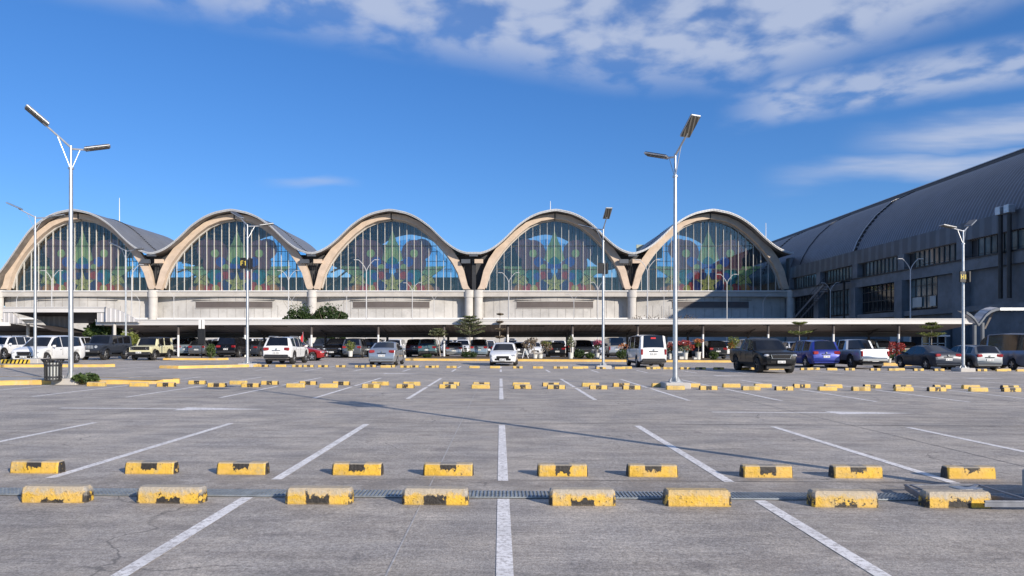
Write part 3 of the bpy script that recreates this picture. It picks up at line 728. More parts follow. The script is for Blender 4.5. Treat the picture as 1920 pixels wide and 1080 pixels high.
    for k in range(1, NM):
        u = -half * .95 + half * 1.9 * k / NM; zt = inner_z(u / s) - .15
        if zt > 12: mu.bb(xc + u - .038, xc + u + .038, -.24, -.02, 11.1, zt - (1.2 if 6 < k < 14 else 0))
        if 6 < k < 14:
            zz = zt - 1.15
            while zz < zt: mu.bb(xc + u - .05, xc + u + .05, -.2, -.02, zz, zz + .11); zz += .24
    mu.build('mullions', M['mull'], gw)
    tb = MB()
    for zz in (15.42, 19.85):
        hw = max(abs(u) for u, z in [(u, z) for u, z in INNER] if z >= zz - .8) * s * .985
        tb.bb(xc - hw, xc + hw, -.10, -.015, zz - .06, zz + .06)
    for k in range(0, NM):
        u = -half * .95 + half * 1.9 * (k + .5) / NM; zt = inner_z(u / s) - .1
        if zt > 12: tb.bb(xc + u - .02, xc + u + .02, -.05, -.012, 11.1, zt)
    tb.build('transoms', M['bar'], gw)
    # star and flower mosaic of coloured film
    lay = {}
    def film(col, poly, k):
        lay.setdefault(col, []).append((poly, k))
    def circ(cx, cz, r, n=20, a0=0, a1=360): return [(cx + r * cos(R(a0 + (a1 - a0) * i / n)), cz + r * sin(R(a0 + (a1 - a0) * i / n))) for i in range(n + (0 if a1 - a0 >= 360 else 1))]
    Zf = lambda py: EYE + (641 - py) / 9.8
    U = lambda px: (px - 736.5) / 9.8
    for sg in (-1, 1):
        m_ = lambda poly: [(sg * a, b) for a, b in poly]
        film('plum', m_(circ(4.2, Zf(474), 2.5)), 1); film('plum', m_(circ(5.6, Zf(467), 2.0)), 2); film('plum', m_(circ(3.2, Zf(510), 2.6)), 1)
        film('plum', m_(circ(4.6, Zf(494), 1.9)), 3)
        film('lime', m_(circ(4.15, Zf(475), .78)), 5); film('blue', m_(circ(3.05, Zf(491), .95)), 5); film('lime', m_(circ(2.15, Zf(501), .62)), 6)
        film('blue', m_([(.0, Zf(503)), (.0, Zf(488)), (.7, Zf(490)), (1.5, Zf(496)), (1.55, Zf(502)), (.8, Zf(504))]), 6)
        film('teal', m_(circ(4.2, Zf(518), 1.45)), 4); film('teal', m_([(3.3, Zf(512)), (5.6, Zf(512)), (6.1, Zf(521)), (5.2, Zf(535)), (3.6, Zf(534))]), 3)
        film('red', m_(circ(2.15, Zf(516), .72)), 6); film('blue', m_(circ(3.3, Zf(518), .75)), 6); film('navy', m_([(.3, Zf(511)), (1.4, Zf(511)), (1.2, Zf(523)), (.3, Zf(523))]), 6)
        film('navy', m_(circ(2.3, Zf(536), 1.1)), 4); film('red', m_([(2.9, Zf(529)), (3.6, Zf(529)), (4.1, Zf(545)), (2.6, Zf(545))]), 6); film('red', m_(circ(5.2, Zf(541), 1.0)), 4)
        film('gold', m_(circ(4.0, Zf(541), .72)), 7); film('orange', m_(circ(6.8, Zf(543), 1.1)), 3); film('plum', m_(circ(8.3, Zf(545), .9)), 2)
        film('green', m_([(3.4, Zf(500)), (10.3, Zf(499)), (7.6, Zf(517)), (6.6, Zf(545)), (5.5, Zf(546)), (4.9, Zf(524)), (5.2, Zf(508))]), 2)
        film('gold', m_([(5.0, Zf(523)), (6.0, Zf(515)), (7.6, Zf(517)), (8.2, Zf(531)), (6.3, Zf(532)), (5.3, Zf(537))]), 4)
        for a, b in (((5.2, Zf(508)), (8.2, Zf(537))), ((9.6, Zf(504)), (5.2, Zf(534))), ((3.6, Zf(503)), (7.0, Zf(519)))):
            dx, dz = b[0] - a[0], b[1] - a[1]; L = sqrt(dx * dx + dz * dz); nx, nz = -dz / L * .045, dx / L * .045
            film('lead', m_([(a[0] + nx, a[1] + nz), (b[0] + nx, b[1] + nz), (b[0] - nx, b[1] - nz), (a[0] - nx, a[1] - nz)]), 9)
    film('green', [(0, Zf(431)), (.8, Zf(453)), (1.35, Zf(462)), (2.0, Zf(487)), (1.1, Zf(488)), (0, Zf(481)), (-1.1, Zf(488)), (-2.0, Zf(487)), (-1.35, Zf(462)), (-.8, Zf(453))], 7)
    film('lime', [(0, Zf(462)), (.9, Zf(468)), (1.9, Zf(487)), (.9, Zf(494)), (0, Zf(481)), (-.9, Zf(494)), (-1.9, Zf(487)), (-.9, Zf(468))], 8)
    film('teal', [(0, Zf(480)), (.9, Zf(486)), (1.1, Zf(494)), (0, Zf(496)), (-1.1, Zf(494)), (-.9, Zf(486))], 9)
    st = []
    for i in range(10):
        a = R(90 + i * 36); r = 2.35 if i % 2 == 0 else .95; st.append((r * cos(a), Zf(532) + r * sin(a)))
    st = [(a, max(b, 11.25)) for a, b in st]
    film('gold', st, 8)
    for i in range(5):
        a = R(90 + i * 72); film('lead', [(.04 * cos(a + 1.57), Zf(532) + .04 * sin(a + 1.57)), (2.3 * cos(a), max(Zf(532) + 2.3 * sin(a), 11.25)), (-.04 * cos(a + 1.57), Zf(532) - .04 * sin(a + 1.57))], 10)
    fb = MB(); FK = list(FILM)
    for colr, L in lay.items():
        fb.cur = FK.index(colr)
        for poly, k in L:
            poly = [(a, max(b, 11.22)) for a, b in poly]
            fb.add([(xc + a * s, .10 - .0015 * k, b) for a, b in poly], [tuple(range(len(poly)))])
    fb.build('coloured_pattern', [FILM[k] for k in FK], gw)
    # hall interior and far glazing
    fl = MB(); fl.bb(xa + .4, xb - .4, .3, DEP - .3, 10.6, 11.12); fl.build('hall_floor', M['inter'], term)
    bk = MB(); bk.prism([(xc + u * s, z) for u, z in INNER], DEP - 1.2, DEP - 1.15); bw = bk.build('rear_glass_wall', M['glassback'], term)
    bm = MB()
    for k in range(1, 14):
        u = -half + half * 2 * k / 14; zt = inner_z(u / s)
        if zt > 12: bm.bb(xc + u - .07, xc + u + .07, DEP - 1.45, DEP - 1.25, 11.1, zt)
    for zz in (13.4, 15.5, 17.6, 19.8, 22.): 
        hw = max([abs(u) for u, z in INNER if z >= zz - .8]) * s * .97
        bm.bb(xc - hw, xc + hw, DEP - 1.42, DEP - 1.28, zz - .06, zz + .06)
    bm.bb(xa, xb, DEP - 3., DEP - 1.6, 11.1, 16.0)
    bm.bb(xc - half + 1.5, xc - 4.5, DEP - 1.9, DEP - 1.5, 11.1, 20.5); bm.bb(xc - 9, xc - 3.2, DEP - 1.9, DEP - 1.5, 20.5, 23.5)
    bm.build('rear_mullions', M['intergreen'], bw)
    ib = MB()
    for k in range(6):
        ux = xc - half + 3 + (half * 2 - 6) * (k + random.uniform(-.3, .3)) / 5; ib.box(ux, random.uniform(4, 18), 11.12 + .9 + (k % 2) * .5, random.uniform(1., 3.2), 1., 1.8 + (k % 2))
    ib.build('interior_kiosks', M['interwhite'], term)
    il = MB()
    for k in range(9):
        a0 = xc - half * .9 + k * 1.1; il.bar((a0, 2, inner_z((a0 - xc) / s) - .35), (a0 + 2.6, 14, inner_z(min(13, (a0 + 2.6 - xc) / s)) - .3), .28, .28)
    for k in range(6): yy = 2 + k * 3.6; il.bar((xc - half * .86, yy, 17.2), (xc - half * .45, yy, 22.6), .22, .22)
    il.build('roof_lattice', M['timber'], term)
    # cornice, curved wall, louvre, lower ledge
    co = MB(); co.bb(xa + .62, xb - .62, -2.3, .6, 10.05, 10.98); cn = co.build('cornice', M['conc2'], term)
    cp = MB(); cp.bb(xa + .58, xb - .58, -2.55, .3, 10.98, 11.16); cp.build('cornice_cap', M['white'], cn)
    wl = MB(); NW = 28; vs = []
    xw = [xa + (xb - xa) * i / NW for i in range(NW + 1)]
    dy = lambda x: -.35 - 1.35 * cos((x - xc) / half * pi / 2) ** 1.0
    for z in (-.3, 10.05): vs += [(x, dy(x), z) for x in xw]
    wl.add(vs, [(i, i + 1, NW + 1 + i + 1, NW + 1 + i) for i in range(NW)])
    wall = wl.build('wall', M['conc'], term, 40)
    jn = MB(); kk = [-.92, -.8, -.72, -.61, -.52, -.42, -.3, -.19, -.08, .03, .14, .26, .37, .47, .55, .68, .79, .9]
    for t in kk: x = xc + t * half; jn.bb(x - .03, x + .03, dy(x) - .035, dy(x) + .02, 6.0, 10.0 - random.choice((0, 0, 1.6)))
    jn.bb(xc - half * .52, xc + half * .52, dy(xc) - .04, dy(xc) + .6, 9.42, 9.46)
    jn.build('wall_joints', mat('wall_panel_joint', (.30, .28, .26), .9), wall)  # panel joints drawn as thin darker bars
    if bi > 0:
        lv = MB(); hl = 7.25; vs = []
        for z in (7.95, 9.12): vs += [(x, dy(x) - .05, z) for x in [xc - hl + hl * 2 * i / 12 for i in range(13)]]
        lv.add(vs, [(i, i + 1, 14 + i, 13 + i) for i in range(12)]); lv.build('louvre', M['louvre'], wall)
        fm = MB()
        for a0, a1, z0, z1 in ((-hl, hl, 9.12, 9.22), (-hl, hl, 7.85, 7.95)):
            for i in range(12):
                xA, xB = xc + a0 + (a1 - a0) * i / 12, xc + a0 + (a1 - a0) * (i + 1) / 12
                fm.bar((xA, dy(xA) - .1, (z0 + z1) / 2), (xB, dy(xB) - .1, (z0 + z1) / 2), .14, .1)
        fm.build('louvre_frame', M['conc2'], wall)
    lg = MB(); lg.bb(xa + .9, xb - .9, -2.5, -.2, 5.75, 6.05); lg.build('ledge', M['white'], term)
for x in COLS:
    c = MB(); c.tube([(x, -2.0, -.4), (x, -2.0, 9.9)], .80, 20); c.tube([(x, -2.0, 9.9), (x, -2., 11.25)], .93, 20)
    cn = c.build('column', M['colc'], term, 40)
for x, wd in ((-65.4, 1.4), (-35.4, 1.4), (24.8, 1.4), (-5.0, 1.7)):
    b = MB(); b.prism([(x - wd * .6, 11.1), (x + wd * .6, 11.1), (x + wd * .6 + 3.0, 18.2), (x - wd * .6 - 3.0, 18.2)], .4, .6); b.build('valley_panel', M['inter'], term)
    b = MB(); b.bb(x - .8, x + .8, -OV + .1, -OV + .6, 17.55, 18.05); b.box(x - 1.5, -1.9, 16.7, 1.7, .5, .75); b.build('valley_gutter', M['wingclad'], term)
    b = MB(); b.box(x + .95, -1.6, 16.75, 1.6, .5, .75); b.build('valley_bracket', M['timber'], term)
    b = MB()
    for k in range(3): b.tube([(x - .35 + k * .35, -.6, 11.2), (x - .3 + k * .3, -.6, 16.9)], .06, 6)
    b.build('downpipes', M['dark'], term)
b = MB(); b.bb(-5.35, -4.65, -1.2, .2, -.3, 17.4); b.build('movement_joint', M['dark'], term)
for px, t, bb, wh in ((224, 371, 408, 'leftmost'), (1032, 377, 394, 'fourth'), (1436, 418, 448, 'rightmost')):
    dd = D0 + 8; b = MB(); b.tube([(XA(px, dd), 8, ZA(bb + 6, dd) - 1.0), (XA(px, dd), 8, ZA(t, dd))], [.09, .05], 6); b.build('antenna', M['white'], term)

# ---------------------------------------------------------------- side wing
wing = thing('wing_building', 'dark vaulted side wing with ribbed curved roof along the right of the yard', 'building', (55, 54.5, 0))
WO = Vector((55, 54.5, 0)); W0, W1 = 54.5, 133.0
prof = [(54.9, 13.5), (54.95, 15.6), (55.5, 17.0), (56.6, 18.9), (58.4, 21.1), (60.8, 23.2), (63.6, 24.5), (66.6, 25.45), (70.5, 26.3), (75, 26.8), (80, 26.2), (85, 24.), (89, 19.5), (90, 13.5)]
def wpoly(mb, prof, y0, y1):
    n = len(prof)
    for yy in (y0, y1): mb.v += [(x - 55, yy - 54.5, z) for x, z in prof]
    o = len(mb.v) - 2 * n; mb.f += [(o + i, o + n + i, o + n + i + 1, o + i + 1) for i in range(n - 1)]; mb.mi += [0] * (n - 1)
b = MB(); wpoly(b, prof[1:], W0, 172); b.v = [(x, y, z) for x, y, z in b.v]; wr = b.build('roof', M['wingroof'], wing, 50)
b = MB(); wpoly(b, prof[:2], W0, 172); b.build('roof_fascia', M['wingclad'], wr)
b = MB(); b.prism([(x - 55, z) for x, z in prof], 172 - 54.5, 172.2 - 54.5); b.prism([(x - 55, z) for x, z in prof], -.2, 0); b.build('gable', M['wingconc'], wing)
b = MB(); b.prism([(64.3 - 55, 24.6), (64.8 - 55, 25.42), (67.2 - 55, 26.1), (67.2 - 55, 25.5)], 0, 112); b.build('ridge_gutter', M['dark'], wr)
b = MB(); b.prism([(64.75 - 55, 25.43), (64.8 - 55, 25.55), (67.2 - 55, 26.23), (67.2 - 55, 26.11)], 0, 112); b.build('ridge_flashing', M['galv'], wr)
def ribline(y, nm, m, dots):
    b = MB(); pr = [p for p in prof[1:7]] + [(64.3, 24.75)]
    for (x0, z0), (x1, z1) in zip(pr, pr[1:]):
        L = sqrt((x1 - x0) ** 2 + (z1 - z0) ** 2); k = max(1, int(L / .62))
        for i in range(k):
            t0 = i / k; t1 = t0 + (.62 if dots else 1.) / k
            b.bar((x0 + (x1 - x0) * t0 - 55 - .07, y - 54.5, z0 + (z1 - z0) * t0 + .05), (x0 + (x1 - x0) * t1 - 55 - .07, y - 54.5, z0 + (z1 - z0) * t1 + .05), .45 if dots else .16, .1)
    b.build(nm, m, wr)
ribline(107.2, 'vent_rib', M['black'], True); ribline(107.7, 'rib_flashing', M['galv'], False); ribline(127, 'roof_seam', M['dark'], False); ribline(145, 'vent_rib', M['black'], True)
bays = [131.5 - 12.3 * k for k in range(0, 7)]
b = MB(); b.bb(0.6, 34, 0, 78.5, -.3, 13.4); b.build('inner_block', M['inter'], wing)
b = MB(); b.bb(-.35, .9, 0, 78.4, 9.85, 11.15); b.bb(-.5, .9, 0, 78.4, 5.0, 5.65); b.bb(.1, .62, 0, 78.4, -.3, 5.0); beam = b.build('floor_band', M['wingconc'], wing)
b = MB(); b.bb(-.5, -.2, 0, 78.4, 11.15, 11.3); b.bb(-.3, -.22, 0, 78.4, 11.55, 11.6); b.build('parapet_rail', M['dark'], wing)
for i, yb in enumerate(bays):
    y = yb - 54.5
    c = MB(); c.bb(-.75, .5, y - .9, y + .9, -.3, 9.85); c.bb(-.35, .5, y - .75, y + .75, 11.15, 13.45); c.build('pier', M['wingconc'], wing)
    if i == len(bays) - 1: break
    y1 = y - .9; y0 = bays[i + 1] - 54.5 + .9
    g = MB(); g.bb(.28, .33, y0 + .0, y1 - 1.2, 11.2, 13.4); win = g.build('window', M['blueglass'], wing)
    f = MB(); k = 0; yy = y0
    while yy < y1 - 1.1: f.bb(.16, .27, yy - .045, yy + .045, 11.2, 13.4); yy += 1.02
    f.bb(.16, .27, y0, y1 - 1.2, 11.2, 11.3); f.build('window_frame', M['bar'], win)
    if i in (3,):
        cu = MB(); yy = y0 + 3
        for k2 in range(4): cu.box(.42, yy + k2 * .9, 12.3, .03, .7, 2.1, .25)
        cu.build('curtain', M['interwhite'], win)
    if i in (0, 1, 2, 3):
        yL = y0 + (4.4 if i == 3 else .3)
        g = MB(); g.bb(.30, .35, yL, y1 - .3, 5.9, 9.8); lw = g.build('lower_window', M['blueglass'] if i % 2 else M['carglass'], wing)
        f = MB(); yy = yL
        while yy < y1: f.bb(.2, .29, yy - .04, yy + .04, 5.9, 9.8); yy += 1.15
        for zz in (5.95, 7.5, 8.9): f.bb(.2, .28, yL, y1 - .3, zz - .04, zz + .04)
        f.build('window_frame', M['bar'], lw)
        if i == 3:
            g = MB(); g.bb(.2, .55, y0, yL - .1, 5.65, 9.85); g.build('infill_panel', M['wingconc'], wing)
            g = MB(); g.bb(.13, .17, yL + .2, yL + 1.4, 6.1, 7.4); g.bb(.13, .17, y1 - 3., y1 - 1., 6.1, 7.4); g.build('blind', M['interwhite'], lw)
    else:
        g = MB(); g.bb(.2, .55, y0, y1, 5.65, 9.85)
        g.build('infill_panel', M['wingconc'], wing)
# big exhaust pipes on the facade
for k, dy in enumerate((75.2, 73.9)):
    y = dy - 54.5; b = MB(); b.tube([(-.75, y, 6.2), (-.75, y, 15.3)], .22, 12); p = b.build('exhaust_pipe', M['dark'], wing, 40)
    b = MB(); b.rbox(-.75, y, 15.7, .75, .75, .9, .05); b.build('pipe_cowl', M['galv'], p)
# end face of the main hall beside the wing
b = MB(); b.bb(54.9, 56.2, D0 - 1.2 - D0, .5, -.3, 17.5); b.build('end_wall', M['wingconc'], term)
# outside steel stair
st = thing('steel_stair', 'dark outside steel staircase climbing the side wing facade', 'staircase', (53.9, 112, 5.65))
b = MB(); y0, y1 = 12.6, 1.0
for sg in (-.0, -1.2): b.bar((sg, y0, 0), (sg, y1, 5.2), .1, .32)
b.build('stringer', M['alu'], st)
b = MB()
for k in range(16): t = (k + .5) / 16; b.box(-.6, y0 + (y1 - y0) * t, 5.2 * t, 1.2, .3, .05)
b.build('treads', M['dark'], st)
b = MB(); b.box(-.6, -2.0, 5.2, 1.4, 6.0, .14); b.build('landing', M['dark'], st)
b = MB()
for sg in (.0, -1.2):
    b.bar((sg, y0, 1.0), (sg, y1, 6.2), .05, .05); b.bar((sg, 1., 6.2), (sg, -5, 6.2), .05, .05)
    for k in range(14): t = k / 13; b.bar((sg, y0 + (y1 - y0) * t, 5.2 * t), (sg, y0 + (y1 - y0) * t, 5.2 * t + 1.), .03, .03)
    for k in range(7): b.bar((sg, 1 - k, 5.2), (sg, 1 - k, 6.2), .03, .03)
b.build('handrail', M['dark'], st)
b = MB()
for yy in (-4.5, .5): b.bar((-.6, yy, -11), (-.6, yy, 5.2), .25, .25)
b.build('stair_post', M['dark'], st)

# ---------------------------------------------------------------- long parking canopy
CD, CR = 63.5, 69.0
cnp = thing('parking_canopy', 'long white edged canopy on slim posts across the whole car park', 'canopy', (0, CD, 0))
x0, x1 = XA(181, CD), XA(1835, CD)
zt, zb = 3.55, 3.10
tz = lambda x: .0014 * x
b = MB(); 
def xbar(b, xa, xb, ya, yb, za, zb_):
    b.add([(xa, ya, za + tz(xa)), (xb, ya, za + tz(xb)), (xb, yb, za + tz(xb)), (xa, yb, za + tz(xa)), (xa, ya, zb_ + tz(xa)), (xb, ya, zb_ + tz(xb)), (xb, yb, zb_ + tz(xb)), (xa, yb, zb_ + tz(xa))],
          [(0, 3, 2, 1), (4, 5, 6, 7), (0, 1, 5, 4), (1, 2, 6, 5), (2, 3, 7, 6), (3, 0, 4, 7)])
xbar(b, x0, x1, -.12, .1, zb, zt - .16); xbar(b, x0, x1, -.16, .1, zt - .16, zt); xbar(b, x0, x1, -.24, .14, zt, zt + .05); b.build('fascia', M['fascia'], cnp)
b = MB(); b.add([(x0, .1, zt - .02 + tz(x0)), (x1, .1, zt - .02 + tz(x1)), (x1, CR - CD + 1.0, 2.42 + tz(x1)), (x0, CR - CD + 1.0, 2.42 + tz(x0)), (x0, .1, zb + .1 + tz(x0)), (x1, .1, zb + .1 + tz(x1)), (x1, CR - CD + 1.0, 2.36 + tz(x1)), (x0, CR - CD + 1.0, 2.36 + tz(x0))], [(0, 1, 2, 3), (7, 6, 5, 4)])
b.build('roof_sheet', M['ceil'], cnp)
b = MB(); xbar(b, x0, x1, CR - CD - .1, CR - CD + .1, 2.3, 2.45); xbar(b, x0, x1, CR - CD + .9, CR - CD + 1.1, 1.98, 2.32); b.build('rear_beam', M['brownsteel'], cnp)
FP = [331, 457, 582, 708, 832, 952, 1074, 1197, 1320, 1443, 1566, 1689]
for px in [208] + FP:
    X = XA(px, CD)
    b = MB(); b.tube([(X, .35, gz(X)), (X, .35, 2.2 + tz(X))], .095, 10); po = b.build('front_post', M['white'], cnp, 40)
    b = MB(); b.tube([(X, .35, 2.2 + tz(X)), (X, .35, zb + .1 + tz(X))], .12, 10); b.build('post_top_shade', M['brownsteel'], po, 40)  # upper post drawn dark for the shade under the canopy roof
    b = MB(); b.tube([(X, CR - CD, gz(X)), (X, CR - CD, 2.35 + tz(X))], .12, 8); b.build('rear_post', M['brownsteel'], cnp, 40)
    b = MB(); pts = [(X, .35 + (CR - CD - .35) * t, 3.05 + tz(X) + .08 * sin(t * pi) * 2 - .85 * t ** 1.7) for t in [k / 8 for k in range(9)]]
    b.tube(pts, .09, 8); b.build('rafter', M['brownsteel'], cnp, 40)
for k in range(12):
    X = XA(268 + k * 123.5, CD); b = MB(); b.bar((X - .7, 1.6, 2.98 + tz(X)), (X + .7, 1.6, 2.98 + tz(X)), .14, .07); b.build('strip_light', M['brownsteel'], cnp)
# raised white portal at the left end of the canopy
pt = thing('entry_portal', 'raised white ribbed entrance portal at the left end of the canopy', 'portal', (0, 62.8, 0))
PD = 62.8
X_ = lambda px: XA(px, PD); Z_ = lambda py: ZA(py, PD)
b = MB(); b.bb(X_(5), X_(197), 0, .35, Z_(585.5), Z_(577)); b.bb(X_(4), X_(199), -.1, .4, Z_(577), Z_(575.5)); b.build('fascia', M['fascia'], pt)
b = MB(); b.quad((X_(20), .36, Z_(585.6)), (X_(183), .36, Z_(585.6)), (XA(180, 71), 8.2, ZA(606, 71)), (XA(97, 71), 8.2, ZA(606, 71))); b.quad((X_(183), .36, Z_(585.6)), (X_(183), .36, Z_(604)), (XA(180, 71), 8.2, ZA(612, 71)), (XA(180, 71), 8.2, ZA(606, 71))); b.build('portal_shade_sheet', M['brownsteel'], pt)  # dark sheets put in for the shade inside the portal opening
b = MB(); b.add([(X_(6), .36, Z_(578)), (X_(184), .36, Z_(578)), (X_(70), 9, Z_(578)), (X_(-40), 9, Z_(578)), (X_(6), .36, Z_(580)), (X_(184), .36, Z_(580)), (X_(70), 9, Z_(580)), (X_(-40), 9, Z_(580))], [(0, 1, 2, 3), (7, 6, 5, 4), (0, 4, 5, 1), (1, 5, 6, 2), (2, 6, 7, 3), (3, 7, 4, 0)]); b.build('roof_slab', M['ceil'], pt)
b = MB(); b.prism([(X_(181), Z_(585.6)), (X_(197.5), Z_(585.6)), (X_(197.5), Z_(577.2)), (X_(210), Z_(578.5)), (X_(225), Z_(583.5)), (X_(240), Z_(591)), (X_(261), Z_(603.5)), (X_(181), Z_(603.5))], .1, .3); b.build('ribbed_cheek', M['wclad'], pt)
b = MB(); b.prism([(X_(4), Z_(585.6)), (X_(20), Z_(585.6)), (X_(46), Z_(608.5)), (X_(3), Z_(605.5))], .1, .3); b.build('ribbed_cheek', M['wclad'], pt)
b = MB(); b.prism([(X_(20), Z_(585.6)), (X_(46), Z_(608.5)), (X_(75), Z_(622)), (X_(95), Z_(622)), (X_(95), Z_(589)), (X_(60), Z_(586))], 3.0, 3.2); b.build('inner_wall', M['ceil'], pt)
b = MB(); b.bb(X_(86), X_(178), 6.5, 6.8, Z_(607), Z_(601)); b.build('cross_beam', M['brownsteel'], pt)
for px in (44, 208): X = X_(px); b = MB(); b.tube([(X, .6, gz(X)), (X, .6, Z_(606))], .14, 10); b.build('portal_post', M['colc'], pt, 40)
# low canopy running out of the left edge
lc = thing('low_canopy', 'low dark roofed canopy at the left edge beside the white portal', 'canopy', (0, 61.5, 0))
b = MB(); b.bb(-50, XA(17, 61.5), 0, .2, 2.95, 3.25); b.build('fascia', M['white'], lc)
b = MB(); b.add([(-50, .2, 3.15), (XA(17, 61.5), .2, 3.15), (XA(17, 61.5) + 1.2, 7, 2.5), (-50, 7, 2.5)], [(0, 1, 2, 3)]); b.add([(XA(17, 61.5) + i * .55, 0.05, 3.2 - .012 * i ** 2.1) for i in range(8)] + [(XA(17, 61.5) + i * .55, 6., 3.05 - .012 * i ** 2.1) for i in range(8)], [(i, i + 1, 9 + i, 8 + i) for i in range(7)]); b.build('roof_sheet', M['brownsteel'], lc)
b = MB(); b.bb(-50, XA(17, 61.5) + 3, 6.9, 7.1, 2.0, 2.5); b.build('rear_beam', M['brownsteel'], lc)
# wavy canopy at the right
wv = thing('wave_canopy', 'curved white wave shaped canopy with flat part darkened as shade at the right edge', 'canopy', (0, 56, 0))
WD = 56.; X_ = lambda px: XA(px, WD); Z_ = lambda py: ZA(py, WD)
pr = [(1811, 584), (1818, 588), (1825, 594), (1829, 599), (1834, 607), (1840, 600), (1848, 589), (1857, 582), (1866, 578.5), (1874, 577)]
pr = [(X_(a), Z_(c)) for a, c in pr]
b = MB(); b.prism(pr + [(a, z - .2) for a, z in pr[::-1]], -.1, .12); b.build('edge_beam', M['wingconc'], wv)
b = MB(); n = len(pr)
b.add([(a, .13, z) for a, z in pr] + [(a, 1.1, z + .12) for a, z in pr], [(i, i + 1, n + i + 1, n + i) for i in range(n - 1)]); b.build('roof_sheet', M['wclad'], wv)
b = MB(); b.bb(X_(1874), X_(2050), -.1, .1, Z_(582), Z_(577)); b.build('fascia', M['galv'], wv)
b = MB(); b.bb(X_(1876), X_(2050), .11, 3.2, Z_(580), Z_(579)); b.build('flat_roof', M['dark'], wv)  # dark colour stands in for shade on the flat part
for px in (1858, 1862): X = X_(px); b = MB(); b.tube([(X, 1 + (px - 1858) * .3, -.2), (X, 1 + (px - 1858) * .3, 3.1)], .14, 8); b.build('post', M['wingconc'], wv, 40)
b = MB(); b.bar((X_(1862), 1, 2.6), (X_(1878), 1, 4.0), .14, .14); b.build('brace', M['brownsteel'], wv)

# guard kiosk under the canopy
ki = thing('guard_kiosk', 'small pale guard kiosk with flat roof under the right of the canopy', 'kiosk', (XA(1751, 72), 72, gz(30)))
b = MB(); b.bb(-1.25, 1.25, 0, 2.2, 0, 1.0); b.build('base_wall', M['interwhite'], ki)
b = MB(); b.bb(-1.5, 1.5, -.3, 2.4, 2.25, 2.4); b.build('flat_roof', M['white'], ki)
b = MB(); b.bb(-1.2, 1.2, .06, 2.1, 1.0, 2.25); b.build('glazing', M['carglass'], ki)
b = MB()
for xx in (-1.2, -.45, .4, 1.2): b.bb(xx - .05, xx + .05, -.0, .06, 1.0, 2.25)
b.bb(-1.2, 1.2, .0, .055, 1.5, 1.58); b.build('window_frame', M['interwhite'], ki)
# right ground floor shade wall under the wing and trusses
gf = thing('low_service_block', 'dark low service block with pale doors under the side wing', 'building', (44, 84, 0))
b = MB(); b.bb(-8, 14, 0, 3, -.4, 4.2); b.build('wall', M['wingconc'], gf)
b = MB()
for xx in (3.2, 4.8, 7.5, 9.2): b.bb(xx, xx + .8, -.06, .02, .2, 2.6)
b.build('door', M['interwhite'], gf)

